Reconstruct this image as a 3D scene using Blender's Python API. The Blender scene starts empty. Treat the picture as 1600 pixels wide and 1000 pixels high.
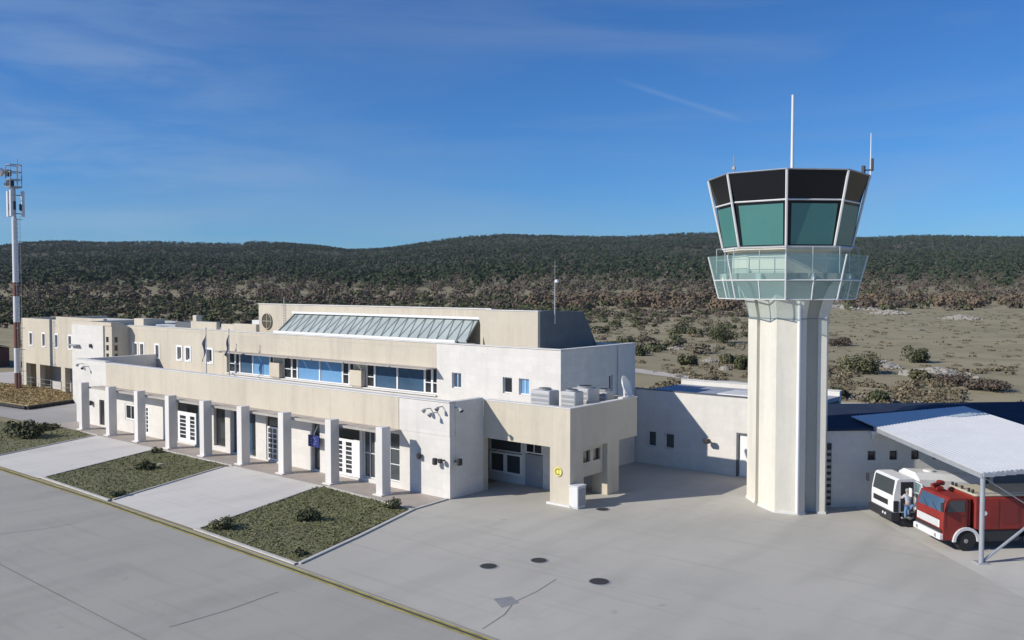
import bpy, math, random
import numpy as np

# ------------------------------------------------------------------ basics
S = 1.4                     # metres per layout unit
C = bpy.context.scene.collection
SC = bpy.context.scene
F, HZ, CH = 1404.0, 445.0, 10.0     # lens (px), horizon row, eye height (units)
_a = math.atan2(1.0, (-900 - 800) / F)
EX = (-math.cos(_a), -math.sin(_a))              # facade axis in (right, forward)
R_ = (EX[0], -EX[1])                             # view-right in world XY
# world = U*right + V*forward
RX, RY = EX[0], -EX[1]
FX, FY = EX[1], EX[0]
def uv(U, V): return (U * RX + V * FX, U * RY + V * FY)
# truck shelter frame (a = right, b = back), origin at near post
_n = math.hypot(1, .078)
def W(a, b):
    return uv(16.86 + (a - .078 * b) / _n, 31.93 + (.078 * a + b) / _n)
def Tw(p): 
    x, y = W(p[0], p[1]); return (x, y, p[2])
def Tx(p): return (p[1], p[0], p[2])             # swaps x/y for walls facing +-X
rng = random.Random(7)
nrg = np.random.default_rng(11)

# ------------------------------------------------------------------ materials
def mat(name, col, rough=.8, metal=0., var=.0, vscale=1.0, col2=None, bump=0., bscale=20., spec=.5, brick=None, streak=0., island=None, coord='Object'):
    m = bpy.data.materials.new(name); m.use_nodes = True
    nt = m.node_tree; N = nt.nodes; L = nt.links
    b = N['Principled BSDF']
    b.inputs['Roughness'].default_value = rough
    b.inputs['Metallic'].default_value = metal
    b.inputs['Specular IOR Level'].default_value = spec
    b.inputs['Base Color'].default_value = (*col, 1)
    tc = N.new('ShaderNodeTexCoord')
    out = None
    def mix(fac, A, B, mode='MIX'):
        x = N.new('ShaderNodeMix'); x.data_type = 'RGBA'; x.blend_type = mode
        for sock, val in ((x.inputs[0], fac), (x.inputs[6], A), (x.inputs[7], B)):
            if hasattr(val, 'links') or isinstance(val, bpy.types.NodeSocket): L.new(val, sock)
            elif isinstance(val, (int, float)): sock.default_value = val
            else: sock.default_value = (*val, 1)
        return x.outputs[2]
    def noise(scale, detail=4, vec=None, rough_=.6):
        n = N.new('ShaderNodeTexNoise'); n.inputs['Scale'].default_value = scale
        n.inputs['Detail'].default_value = detail; n.inputs['Roughness'].default_value = rough_
        L.new(vec if vec is not None else tc.outputs[coord], n.inputs['Vector'])
        return n.outputs['Fac']
    def ramp(fac, a, b_):
        r = N.new('ShaderNodeMapRange'); r.inputs[1].default_value = a; r.inputs[2].default_value = b_
        L.new(fac, r.inputs[0]); return r.outputs[0]
    cur = col
    if var > 0 or col2 is not None:
        c2 = col2 if col2 is not None else tuple(c * (1 - var) for c in col)
        f = ramp(noise(vscale), .35, .68)
        cur = mix(f, col, c2)
        f2 = ramp(noise(vscale * 7.3, 3), .3, .75)
        cur = mix(mix(.25 if col2 is None else .35, (0, 0, 0), f2), cur, tuple(c * .8 for c in c2))
    if brick is not None:
        bw, bh, dark, ms = brick
        sep = N.new('ShaderNodeSeparateXYZ'); L.new(tc.outputs[coord], sep.inputs[0])
        ad = N.new('ShaderNodeMath'); ad.operation = 'ADD'
        L.new(sep.outputs[0], ad.inputs[0]); L.new(sep.outputs[1], ad.inputs[1])
        cb = N.new('ShaderNodeCombineXYZ'); L.new(ad.outputs[0], cb.inputs[0]); L.new(sep.outputs[2], cb.inputs[1])
        bt = N.new('ShaderNodeTexBrick'); L.new(cb.outputs[0], bt.inputs['Vector'])
        bt.inputs['Color1'].default_value = (1, 1, 1, 1); bt.inputs['Color2'].default_value = (.93, .93, .93, 1)
        bt.inputs['Mortar'].default_value = (dark, dark, dark, 1); bt.inputs['Scale'].default_value = 1
        bt.inputs['Mortar Size'].default_value = ms; bt.inputs['Brick Width'].default_value = bw; bt.inputs['Row Height'].default_value = bh
        cur = mix(1.0, cur, bt.outputs['Color'], 'MULTIPLY')
    if streak > 0:
        mp = N.new('ShaderNodeMapping'); mp.inputs['Scale'].default_value = (1.2, 1.2, .12)
        L.new(tc.outputs[coord], mp.inputs['Vector'])
        f = ramp(noise(1.0, 5, mp.outputs[0]), .5, .75)
        cur = mix(mix(streak, (0, 0, 0), f), cur, tuple(c * .5 for c in col))
    if island is not None:
        g = N.new('ShaderNodeNewGeometry'); cr = N.new('ShaderNodeValToRGB')
        e = cr.color_ramp.elements
        while len(e) < len(island): e.new(.5)
        for i, c in enumerate(island):
            e[i].position = i / (len(island) - 1); e[i].color = (*c, 1)
        L.new(g.outputs['Random Per Island'], cr.inputs[0]); cur = cr.outputs[0]
    if isinstance(cur, bpy.types.NodeSocket): L.new(cur, b.inputs['Base Color'])
    if bump > 0:
        bp = N.new('ShaderNodeBump'); bp.inputs['Strength'].default_value = bump; bp.inputs['Distance'].default_value = .05
        L.new(noise(bscale, 5), bp.inputs['Height']); L.new(bp.outputs[0], b.inputs['Normal'])
    m['_'] = 1
    return m
M = {}
M['white'] = mat('white_block', (.735, .705, .655), .75, var=.06, vscale=.35, brick=(1.1, .55, .90, .012), streak=.16, bump=.15, bscale=6)
M['cream'] = mat('cream_render', (.625, .56, .45), .85, var=.09, vscale=.3, brick=(2.66, 9.0, .86, .02), streak=.34, bump=.1, bscale=5)
M['column'] = mat('white_column', (.75, .72, .675), .7, var=.05, vscale=.8, streak=.2)
M['shaft'] = mat('tower_concrete', (.71, .675, .585), .8, var=.07, vscale=.5, streak=.28, bump=.1, bscale=5)
M['coping'] = mat('coping', (.74, .73, .70), .6, var=.12, vscale=.9, streak=.1)
M['slabgrey'] = mat('canopy_slab', (.47, .43, .385), .85, var=.2, vscale=.8)
M['roofdeck'] = mat('roof_deck', (.55, .54, .51), .9, var=.25, vscale=.5)
M['roofcream'] = mat('roof_cream', (.70, .68, .62), .9, var=.12, vscale=.5)
M['slate'] = mat('slate_metal', (.13, .14, .15), .5, var=.2, vscale=.8, brick=(.6, 20, .8, .02))
M['navyroof'] = mat('navy_roof', (.040, .058, .10), .85, spec=.08, var=.25, vscale=.5, brick=(.8, 20, .7, .03))
M['greyroof'] = mat('grey_roof', (.36, .39, .44), .7, var=.2, vscale=.4)
M['frame'] = mat('white_frame', (.82, .82, .81), .4)
M['dkglass'] = mat('dark_glass', (.025, .03, .033), .08, spec=.7)
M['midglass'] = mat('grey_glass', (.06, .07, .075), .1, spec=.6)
M['blueglass'] = mat('blue_film_glass', (.17, .36, .60), .12, spec=.5, var=.12, vscale=.25)
M['darkblueglass'] = mat('deep_blue_glass', (.06, .12, .20), .12, var=.3, vscale=.3)
M['teal'] = mat('teal_glass', (.075, .23, .215), .1, spec=.5, var=.06, vscale=.3)
M['black'] = mat('black_glass', (.011, .013, .016), .15, spec=.25)
M['skyglass'] = mat('skylight_glass', (.43, .48, .47), .35, var=.2, vscale=.7)
M['bar'] = mat('dark_bar', (.15, .18, .18), .5)
M['silver'] = mat('galvanised', (.52, .54, .57), .4, metal=.5, var=.12, vscale=2)
M['whitemetal'] = mat('white_metal', (.74, .74, .73), .4, var=.06, vscale=2)
M['dark'] = mat('dark_plastic', (.03, .03, .035), .5)
M['grey'] = mat('grey_metal', (.35, .36, .37), .5, var=.1, vscale=2)
M['acgrey'] = mat('ac_casing', (.58, .58, .57), .5, var=.08, vscale=2, brick=(.3, .09, .85, .01))
M['tile'] = mat('portico_tile', (.43, .375, .33), .7, var=.18, vscale=.8, brick=None)
M['apron_far'] = None
M['red'] = mat('red_paint', (.30, .028, .02), .5, var=.3, vscale=1.2)
M['truckwhite'] = mat('white_paint', (.78, .78, .77), .35, var=.06, vscale=1.5)
M['rubber'] = mat('rubber', (.022, .022, .024), .85)
M['tarp'] = mat('tan_cover', (.50, .46, .36), .85, var=.12, vscale=2)
M['corr'] = mat('corrugated_sheet', (.76, .765, .77), .36, metal=.15, spec=.55, var=.08, vscale=.4)
M['yellow'] = mat('yellow_paint', (.52, .45, .11), .8, var=.5, vscale=1.5)
M['yellow2'] = mat('bright_yellow', (.80, .74, .10), .5)
M['olive'] = mat('dark_olive_yellow', (.34, .30, .06), .5)
M['blackline'] = mat('dark_line_paint', (.09, .09, .075), .8, var=.3, vscale=2)
M['blue'] = mat('sign_blue', (.018, .03, .17), .5)
M['flag'] = mat('navy_flag', (.02, .025, .07), .8, var=.3, vscale=3)
M['kerb'] = mat('kerb_white', (.60, .58, .54), .85, var=.2, vscale=1.3)
M['joint'] = mat('joint_seal', (.26, .255, .245), .9, var=.3, vscale=.5)
M['stain'] = mat('repair_patch', (.29, .29, .30), .9, var=.2, vscale=2)
M['iron'] = mat('cast_iron', (.05, .048, .045), .7, var=.3, vscale=8)
M['skin'] = mat('skin', (.48, .30, .22), .6)
M['hair'] = mat('grey_hair', (.25, .24, .23), .8)
M['shirt'] = mat('pale_shirt', (.45, .48, .54), .9, var=.15, vscale=8)
M['jeans'] = mat('blue_jeans', (.16, .28, .47), .9, var=.25, vscale=8)
M['rust'] = mat('rust_red', (.16, .07, .05), .8, var=.3, vscale=1)
M['stone'] = mat('limestone', (.36, .335, .29), .95, var=.25, vscale=1.5, bump=.5, bscale=4)
M['bark'] = mat('bark', (.10, .085, .07), .95, var=.3, vscale=3)
M['ochre'] = mat('ochre_grass_bank', (.42, .32, .16), .95, col2=(.30, .235, .12), vscale=1.2, bump=.6, bscale=4)
M['garagewall'] = mat('garage_wall', (.58, .54, .52), .8, var=.1, vscale=.6)
M['leaf'] = mat('bush_leaf', (.06, .07, .035), .8, spec=.2, island=[(.045, .055, .028), (.075, .088, .043), (.115, .12, .06), (.06, .068, .035)])
M['leafolive'] = mat('olive_leaf', (.06, .07, .035), .8, spec=.2, island=[(.075, .08, .042), (.135, .135, .07), (.18, .17, .095), (.095, .10, .052)])
M['twig'] = mat('bare_twig', (.1, .08, .06), .9, spec=.1, island=[(.105, .083, .067), (.14, .108, .088), (.125, .102, .08), (.10, .085, .064), (.165, .13, .105)])
M['pine'] = mat('pine_leaf', (.04, .05, .03), .85, spec=.15, island=[(.027, .042, .020), (.034, .052, .025), (.043, .062, .029), (.030, .045, .023), (.048, .062, .032)])
M['blade'] = mat('grass_blade', (.06, .07, .03), .9, spec=.1, island=[(.165, .18, .082), (.185, .195, .092), (.205, .205, .10), (.16, .172, .08), (.178, .19, .088), (.225, .205, .115)])
M['soil'] = mat('lawn_soil', (.165, .17, .082), .95, col2=(.22, .20, .115), vscale=.7)

def concrete(name, c1, c2, jx=0, rot=0):
    m = mat(name, c1, .85, bump=.12, bscale=3)
    nt = m.node_tree; N = nt.nodes; L = nt.links; b = N['Principled BSDF']
    tc = N.new('ShaderNodeTexCoord')
    def nz(sc, det, a, b_, stretch=(1, 1, 1)):
        mp = N.new('ShaderNodeMapping'); mp.inputs['Scale'].default_value = stretch; mp.inputs['Rotation'].default_value = (0, 0, rot)
        L.new(tc.outputs['Object'], mp.inputs[0])
        n = N.new('ShaderNodeTexNoise'); n.inputs['Scale'].default_value = sc; n.inputs['Detail'].default_value = det
        L.new(mp.outputs[0], n.inputs['Vector'])
        r = N.new('ShaderNodeMapRange'); r.inputs[1].default_value = a; r.inputs[2].default_value = b_
        L.new(n.outputs['Fac'], r.inputs[0]); return r.outputs[0]
    def mx(f, A, B, k=1.0):
        x = N.new('ShaderNodeMix'); x.data_type = 'RGBA'
        mm = N.new('ShaderNodeMath'); mm.operation = 'MULTIPLY'; L.new(f, mm.inputs[0]); mm.inputs[1].default_value = k
        L.new(mm.outputs[0], x.inputs[0])
        for s, v in ((x.inputs[6], A), (x.inputs[7], B)):
            if isinstance(v, bpy.types.NodeSocket): L.new(v, s)
            else: s.default_value = (*v, 1)
        return x.outputs[2]
    cur = mx(nz(.09, 5, .36, .66), c1, c2)
    cur = mx(nz(.5, 6, .46, .75, (1, .22, 1)), cur, tuple(c * .78 for c in c2), .6)
    cur = mx(nz(1.3, 4, .55, .70, (.08, 1.6, 1)), cur, tuple(c * .80 for c in c2), .4)
    cur = mx(nz(.8, 5, .68, .76), cur, tuple(c * .55 for c in c2), .5)
    cur = mx(nz(.22, 6, .60, .72), cur, tuple(c * .72 for c in c2), .45)
    cur = mx(nz(9, 4, .35, .7), cur, tuple(c * .88 for c in c1), .35)
    L.new(cur, b.inputs['Base Color'])
    return m
M['apron1'] = concrete('apron_concrete', (.41, .39, .344), (.365, .348, .31), rot=.3)
M['apron2'] = concrete('forecourt_concrete', (.50, .477, .418), (.435, .415, .366), rot=-.5)
M['path'] = concrete('path_concrete', (.70, .665, .605), (.63, .60, .55))
M['slab'] = concrete('shelter_slab', (.56, .54, .485), (.50, .485, .44))
M['asphalt'] = concrete('service_road', (.37, .355, .335), (.33, .318, .30))
M['gravel'] = concrete('track_gravel', (.60, .55, .48), (.48, .44, .38))

def terrain_mat():
    m = bpy.data.materials.new('dry_field'); m.use_nodes = True
    nt = m.node_tree; N = nt.nodes; L = nt.links; b = N['Principled BSDF']
    b.inputs['Roughness'].default_value = .95; b.inputs['Specular IOR Level'].default_value = .1
    tc = N.new('ShaderNodeTexCoord')
    def nz(sc, det, a, b_, rough=.6):
        n = N.new('ShaderNodeTexNoise'); n.inputs['Scale'].default_value = sc; n.inputs['Detail'].default_value = det
        n.inputs['Roughness'].default_value = rough
        L.new(tc.outputs['Object'], n.inputs['Vector'])
        r = N.new('ShaderNodeMapRange'); r.inputs[1].default_value = a; r.inputs[2].default_value = b_
        L.new(n.outputs['Fac'], r.inputs[0]); return r.outputs[0]
    def mx(f, A, B):
        x = N.new('ShaderNodeMix'); x.data_type = 'RGBA'; L.new(f, x.inputs[0])
        for s, v in ((x.inputs[6], A), (x.inputs[7], B)):
            if isinstance(v, bpy.types.NodeSocket): L.new(v, s)
            else: s.default_value = (*v, 1)
        return x.outputs[2]
    cur = mx(nz(.018, 6, .38, .64), (.36, .315, .195), (.265, .23, .14))
    cur = mx(nz(.12, 6, .48, .72), cur, (.19, .17, .108))
    cur = mx(nz(.55, 5, .40, .80), cur, (.33, .285, .195))
    cur = mx(nz(.045, 7, .615, .70, .7), cur, (.36, .33, .27))
    sep = N.new('ShaderNodeSeparateXYZ'); L.new(tc.outputs['Object'], sep.inputs[0])
    r = N.new('ShaderNodeMapRange'); r.inputs[1].default_value = 2.5 * S; r.inputs[2].default_value = 26 * S
    L.new(sep.outputs[2], r.inputs[0])
    forest = mx(nz(.02, 5, .35, .65), (.095, .085, .06), (.05, .06, .036))
    cur = mx(r.outputs[0], cur, forest)
    L.new(cur, b.inputs['Base Color'])
    return m
M['terrain'] = terrain_mat()

def glass_mat():
    m = bpy.data.materials.new('pale_gallery_glass'); m.use_nodes = True
    nt = m.node_tree; N = nt.nodes; L = nt.links; b = N['Principled BSDF']
    b.inputs['Base Color'].default_value = (.32, .51, .50, 1); b.inputs['Roughness'].default_value = .15
    t = N.new('ShaderNodeBsdfTransparent'); t.inputs[0].default_value = (.80, .92, .90, 1)
    mx = N.new('ShaderNodeMixShader'); mx.inputs[0].default_value = .36
    L.new(t.outputs[0], mx.inputs[1]); L.new(b.outputs[0], mx.inputs[2])
    L.new(mx.outputs[0], N['Material Output'].inputs[0])
    return m
M['galglass'] = glass_mat()

def band_mat():
    m = mat('mast_bands', (.7, .7, .7), .5)
    nt = m.node_tree; N = nt.nodes; L = nt.links
    tc = N.new('ShaderNodeTexCoord'); sep = N.new('ShaderNodeSeparateXYZ'); L.new(tc.outputs['Object'], sep.inputs[0])
    mr = N.new('ShaderNodeMapRange'); mr.inputs[1].default_value = 0; mr.inputs[2].default_value = 22 * S
    L.new(sep.outputs[2], mr.inputs[0])
    cr = N.new('ShaderNodeValToRGB'); cr.color_ramp.interpolation = 'CONSTANT'
    st = [(0, 1), (1.75, 0), (4.1, 1), (6.5, 0), (8.9, 1), (10.2, 0), (16.2, 2)]
    e = cr.color_ramp.elements
    while len(e) < len(st): e.new(.5)
    pal = [(.66, .67, .68), (.17, .065, .045), (.45, .46, .48)]
    for i, (z, k) in enumerate(st): e[i].position = z / 22; e[i].color = (*pal[k], 1)
    L.new(mr.outputs[0], cr.inputs[0]); L.new(cr.outputs[0], N['Principled BSDF'].inputs['Base Color'])
    return m
M['bands'] = band_mat()

# ------------------------------------------------------------------ mesh builder
class MB:
    def __init__(s, T=None): s.v = []; s.f = []; s.T = T
    def add(s, vs, fs):
        o = len(s.v)
        s.v += [s.T(p) if s.T else tuple(p) for p in vs]
        s.f += [tuple(o + i for i in f) for f in fs]
        return s
    def box(s, x0, x1, y0, y1, z0, z1):
        return s.add([(x0, y0, z0), (x1, y0, z0), (x1, y1, z0), (x0, y1, z0), (x0, y0, z1), (x1, y0, z1), (x1, y1, z1), (x0, y1, z1)],
                     [(0, 3, 2, 1), (4, 5, 6, 7), (0, 1, 5, 4), (1, 2, 6, 5), (2, 3, 7, 6), (3, 0, 4, 7)])
    def bbox(s, x0, x1, y0, y1, z0, z1, c=.03):      # chamfered box
        x0, x1 = min(x0, x1), max(x0, x1); y0, y1 = min(y0, y1), max(y0, y1)
        rings = []
        for z, i in ((z0, c), (z0 + c, 0), (z1 - c, 0), (z1, c)):
            a, b, d, e = x0 + i, x1 - i, y0 + i, y1 - i
            rings.append([(a + c, d, z), (b - c, d, z), (b, d + c, z), (b, e - c, z), (b - c, e, z), (a + c, e, z), (a, e - c, z), (a, d + c, z)])
        return s.rings(rings)
    def rings(s, rings, cap=True, close=False):
        n = len(rings[0]); vs = [p for r in rings for p in r]; fs = []
        for k in range(len(rings) - 1):
            for i in range(n):
                j = (i + 1) % n; fs.append((k * n + i, k * n + j, (k + 1) * n + j, (k + 1) * n + i))
        if cap: fs.append(tuple(range(n - 1, -1, -1))); fs.append(tuple((len(rings) - 1) * n + i for i in range(n)))
        return s.add(vs, fs)
    def prism(s, pts, z0, z1):
        return s.rings([[(x, y, z0) for x, y in pts], [(x, y, z1) for x, y in pts]])
    def sheet(s, pts, z): return s.add([(x, y, z) for x, y in pts], [tuple(range(len(pts)))])
    def tube(s, p0, p1, r0, r1=None, n=10):
        r1 = r0 if r1 is None else r1
        p0 = np.array(p0, float); p1 = np.array(p1, float); d = p1 - p0; d /= np.linalg.norm(d)
        a = np.cross(d, (0, 0, 1) if abs(d[2]) < .9 else (1, 0, 0)); a /= np.linalg.norm(a); b = np.cross(d, a)
        rr = []
        for p, r in ((p0, r0), (p1, r1)):
            rr.append([tuple(p + r * (math.cos(t) * a + math.sin(t) * b)) for t in [2 * math.pi * i / n for i in range(n)]])
        return s.rings(rr)
    def path(s, pts, r, n=8):
        for p, q in zip(pts[:-1], pts[1:]): s.tube(p, q, r, n=n)
        return s
    def ball(s, c, r, n=10, m=6, sc=(1, 1, 1)):
        rr = []
        for k in range(m + 1):
            t = -math.pi / 2 + math.pi * k / m; q = max(math.cos(t), .02)
            rr.append([(c[0] + r * sc[0] * q * math.cos(2 * math.pi * i / n), c[1] + r * sc[1] * q * math.sin(2 * math.pi * i / n), c[2] + r * sc[2] * math.sin(t)) for i in range(n)])
        return s.rings(rr)
    def wall(s, x0, x1, z0, z1, y0, y1, holes=()):
        # X-Z wall between y0 (front) and y1 (back) with rectangular openings
        xs = sorted({x0, x1, *[h[0] for h in holes], *[h[1] for h in holes]}); xs = [x for x in xs if x0 <= x <= x1]
        for a, b in zip(xs[:-1], xs[1:]):
            hs = sorted([(h[2], h[3]) for h in holes if h[0] <= a + 1e-6 and h[1] >= b - 1e-6]); z = z0
            for h0, h1 in hs:
                if h0 > z + 1e-6: s.box(a, b, y0, y1, z, h0)
                z = max(z, h1)
            if z < z1 - 1e-6: s.box(a, b, y0, y1, z, z1)
        return s
    def build(s, name, m, parent=None, base=(0, 0, 0), smooth=False):
        me = bpy.data.meshes.new(name)
        if parent is not None: base = parent.get('_b', (0, 0, 0))
        vs = (np.array(s.v, float) - np.array(base, float)) * S
        me.from_pydata(vs.tolist(), [], s.f); me.materials.append(m)
        if smooth: me.polygons.foreach_set('use_smooth', [True] * len(me.polygons))
        me.update()
        o = bpy.data.objects.new(name, me); C.objects.link(o)
        if parent is not None: o.parent = parent
        else: o.location = [b * S for b in base]
        o['_b'] = list(base)
        return o
def tag(o, label=None, cat=None, group=None, kind=None):
    if label: o['label'] = label
    if cat: o['category'] = cat
    if group: o['group'] = group
    if kind: o['kind'] = kind
    return o
def thing(name, label, cat, base, group=None):
    o = bpy.data.objects.new(name, None); C.objects.link(o); o.empty_display_size = .3
    o.location = [b * S for b in base]; o['_b'] = list(base)
    return tag(o, label, cat, group)
def dup(o, loc=None, rz=None, sc=None, label=None):
    c = o.copy(); C.objects.link(c)
    if loc is not None: c.location = [a * S for a in loc]
    if rz is not None: c.rotation_euler = (0, 0, rz)
    if sc is not None: c.scale = sc
    if label: c['label'] = label
    for ch in list(o.children):
        d = ch.copy(); C.objects.link(d); d.parent = c
        for g in list(ch.children):
            e = g.copy(); C.objects.link(e); e.parent = d
    return c
def quads_mesh(name, centers, dirs1, dirs2, m):
    """many small quads at once: arrays (n,3)"""
    n = len(centers)
    v = np.empty((n, 4, 3)); v[:, 0] = centers - dirs1 - dirs2; v[:, 1] = centers + dirs1 - dirs2; v[:, 2] = centers + dirs1 + dirs2; v[:, 3] = centers - dirs1 + dirs2
    v = (v.reshape(-1, 3) * S).astype(np.float32)
    me = bpy.data.meshes.new(name)
    me.vertices.add(n * 4); me.vertices.foreach_set('co', v.ravel())
    me.loops.add(n * 4); me.loops.foreach_set('vertex_index', np.arange(n * 4, dtype=np.int32))
    me.polygons.add(n); me.polygons.foreach_set('loop_start', np.arange(0, n * 4, 4, dtype=np.int32))
    me.polygons.foreach_set('loop_total', np.full(n, 4, dtype=np.int32))
    me.materials.append(m); me.update(calc_edges=True); me.validate()
    return me
def rnd_dirs(n, sz, flat=0.0):
    a = nrg.normal(size=(n, 3)); a[:, 2] *= (1 - flat); a /= np.linalg.norm(a, axis=1)[:, None]
    b = nrg.normal(size=(n, 3)); b -= (a * b).sum(1)[:, None] * a; b /= np.linalg.norm(b, axis=1)[:, None]
    s = sz[:, None] if hasattr(sz, '__len__') else sz
    return a * s, b * s * .8

def oriented(nrm, sz, jit=.6):
    n = len(nrm); a = nrm + jit * nrg.normal(size=(n, 3)); a /= np.linalg.norm(a, axis=1)[:, None]
    t = nrg.normal(size=(n, 3)); t -= (t * a).sum(1)[:, None] * a; t /= np.linalg.norm(t, axis=1)[:, None]
    b = np.cross(a, t); s_ = sz[:, None] if hasattr(sz, '__len__') else sz
    return t * s_, b * s_ * .8

# ------------------------------------------------------------------ setting: terrain
RID_U = [-700, 0, 40, 100, 150, 250, 300, 370, 400, 450, 500, 550, 600, 650, 700, 750, 800, 830, 900, 1000, 1100, 1350, 1450, 1600, 2300]
RID_V = [380, 385, 380, 378, 380, 378, 381, 383, 379, 379, 383, 389, 386, 380, 374, 369, 367, 369, 370, 370, 366, 370, 369, 371, 372]
def height(x, y):
    x = np.asarray(x, float); y = np.asarray(y, float)
    U = x * RX + y * RY; V = np.maximum(x * FX + y * FY, 1.)
    up = 800 + F * U / V
    rz = CH + (HZ - np.interp(up, RID_U, RID_V)) * 2600 / F - 4.0
    kn = np.array([0, 340, 480, 700, 1000, 1600, 2600, 3200, 5000.])
    kz = np.array([0, 0, .02, .075, .17, .43, 1.0, .98, .85])
    p = np.interp(V, kn, kz)
    bump = (5 * np.sin(x * .006 + y * .004) * np.sin(y * .007 - x * .0025) + 2.5 * np.sin(x * .017 - y * .006)) * np.clip((V - 700) / 900, 0, 1)
    return rz * p + bump * (V > 450) - .03
ang = np.concatenate([np.linspace(-math.pi, -1.0, 40, endpoint=False), np.linspace(-1.0, 1.0, 240, endpoint=False), np.linspace(1.0, math.pi, 40, endpoint=False)])
rad = np.concatenate([np.linspace(4, 300, 12), np.linspace(330, 1200, 44), np.linspace(1240, 3200, 40), np.linspace(3400, 6500, 8)])
A, Rr = np.meshgrid(ang, rad)
U_, V_ = np.sin(A) * Rr, np.cos(A) * Rr
X_, Y_ = U_ * RX + V_ * FX, U_ * RY + V_ * FY
Z_ = height(X_, Y_)
tv = [(0, 0, -.03)] + list(zip(X_.ravel().tolist(), Y_.ravel().tolist(), Z_.ravel().tolist()))
na = len(ang); tf = [(0, 1 + j, 1 + (j + 1) % na)[::-1] for j in range(na)]
for i in range(len(rad) - 1):
    for j in range(na):
        k = (j + 1) % na; tf.append((1 + i * na + j, 1 + i * na + k, 1 + (i + 1) * na + k, 1 + (i + 1) * na + j)[::-1])
g = MB(); g.v = tv; g.f = tf
tag(g.build('terrain', M['terrain'], smooth=True), kind='structure')

def flat(name, pts, z, m):
    return tag(MB().sheet(pts, z).build(name, m), kind='structure')
flat('apron', [(-140, -70), (80, -70), (80, 15.0), (-16.17, 19.0), (-25.92, 19.43), (-40.47, 19.86), (-52.65, 19.80), (-60, 19.9), (-140, 19.9)], 0, M['apron1'])
flat('forecourt', [(-26.1, 19.46), (-16.17, 19.02), (10, 17.9), (40, 17), (40, 60), (-29.5, 60), (-29.5, 30.2), (-28.75, 30.2), (-28.55, 27.68), (-27.2, 23.38)], .004, M['apron2'])
flat('service_road', [(-140, 23.5), (-66, 28.0), (-61.3, 28.4), (-61.3, 31), (-66, 31), (-66.5, 35), (-79, 37.4), (-96, 37.4), (-78.2, 35.6), (-76.2, 31.0), (-140, 31)], .002, M['asphalt'])
flat('portico_floor', [(-66.3, 28.25), (-46.1, 28.2), (-34.8, 28.22), (-28.6, 27.68), (-28.8, 30.2), (-66.3, 30.2)], .012, M['tile'])
flat('path', [(-53.02, 19.95), (-56.6, 20.9), (-59.05, 27.98), (-58.9, 28.25), (-51.6, 28.22), (-51.06, 27.46), (-48.2, 19.95)], .008, M['path'])
flat('path', [(-40.52, 19.95), (-43.42, 27.62), (-43.2, 28.21), (-35.4, 28.21), (-33.1, 19.8)], .008, M['path'])
beds = [[(-56.5, 20.2), (-59.1, 27.9), (-61.4, 28.2), (-66.5, 27.9), (-67.4, 27.0), (-90, 24.2), (-90, 20.2)],
        [(-48.1, 20.2), (-51.0, 27.5), (-50.6, 28.05), (-43.3, 28.0), (-43.45, 27.45), (-40.8, 20.04)],
        [(-33.06, 19.95), (-35.41, 27.78), (-35.2, 28.05), (-28.78, 27.59), (-26.3, 19.72)]]
for b in beds: flat('lawn', b, .016, M['soil'])
# kerbs (raised edging)
def kerb(pts, w=.12, h=.06, name='kerb'):
    k = MB()
    for (x0, y0), (x1, y1) in zip(pts[:-1], pts[1:]):
        d = math.hypot(x1 - x0, y1 - y0); nx, ny = -(y1 - y0) / d * w / 2, (x1 - x0) / d * w / 2
        k.prism([(x0 + nx, y0 + ny), (x1 + nx, y1 + ny), (x1 - nx, y1 - ny), (x0 - nx, y0 - ny)], 0, h)
    return tag(k.build(name, M['kerb']), kind='structure')
kerb([(-26.14, 19.68), (-27.2, 23.4), (-28.58, 27.66)], .16)
kerb([(-28.58, 27.66), (-28.74, 30.1)], .12)
kerb([(-90, 20.08), (-56.5, 20.08)], .14); kerb([(-48.3, 20.12), (-40.7, 19.95)], .14); kerb([(-33.2, 19.82), (-26.2, 19.58)], .14)
kerb([(-56.3, 20.9), (-59.0, 27.95)], .09); kerb([(-48.2, 20.3), (-51.0, 27.45)], .09); kerb([(-40.65, 20.1), (-43.4, 27.55)], .09); kerb([(-33.1, 20.0), (-35.4, 27.75)], .09)
kerb([(-61.3, 28.22), (-58.95, 28.22)], .1); kerb([(-50.7, 28.14), (-43.25, 28.12)], .1); kerb([(-35.2, 28.14), (-28.62, 27.66)], .1)
def strip(name, pts, w, z, m):
    k = MB()
    for (x0, y0), (x1, y1) in zip(pts[:-1], pts[1:]):
        d = math.hypot(x1 - x0, y1 - y0); nx, ny = -(y1 - y0) / d * w / 2, (x1 - x0) / d * w / 2
        k.sheet([(x0 - nx, y0 - ny), (x1 - nx, y1 - ny), (x1 + nx, y1 + ny), (x0 + nx, y0 + ny)], z)
    return tag(k.build(name, m), kind='structure')
YL = [(-140, 19.95), (-60, 19.9), (-52.65, 19.76), (-40.47, 19.74), (-25.92, 19.30), (-16.17, 18.87), (10, 17.7)]
off = lambda d: [(x, y + d) for x, y in YL]
strip('road_marking', off(-.03), .085, .012, M['yellow'])
strip('road_marking', off(-.13), .10, .010, M['blackline'])
strip('road_marking', off(-.24), .085, .014, M['yellow'])
for p, w in (([(-44, 13.05), (-34.53, 12.85), (-23.81, 12.65), (-10, 12.4)], .045), ([(-24.21, 13.58), (-24.1, 15.5), (-24.28, 17.43)], .035), ([(-38.54, 14.41), (-38.0, 16), (-37.93, 17.45)], .02),
             ([(-17.05, 19.3), (-17.3, 20.6), (-17.75, 21.6), (-17.8, 22.8), (-18.05, 24.23)], .045), ([(-27.2, 24.5), (-22, 24.2), (-14, 24.9)], .012)):
    strip('pavement_joint', p, w, .007, M['joint'])
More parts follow.
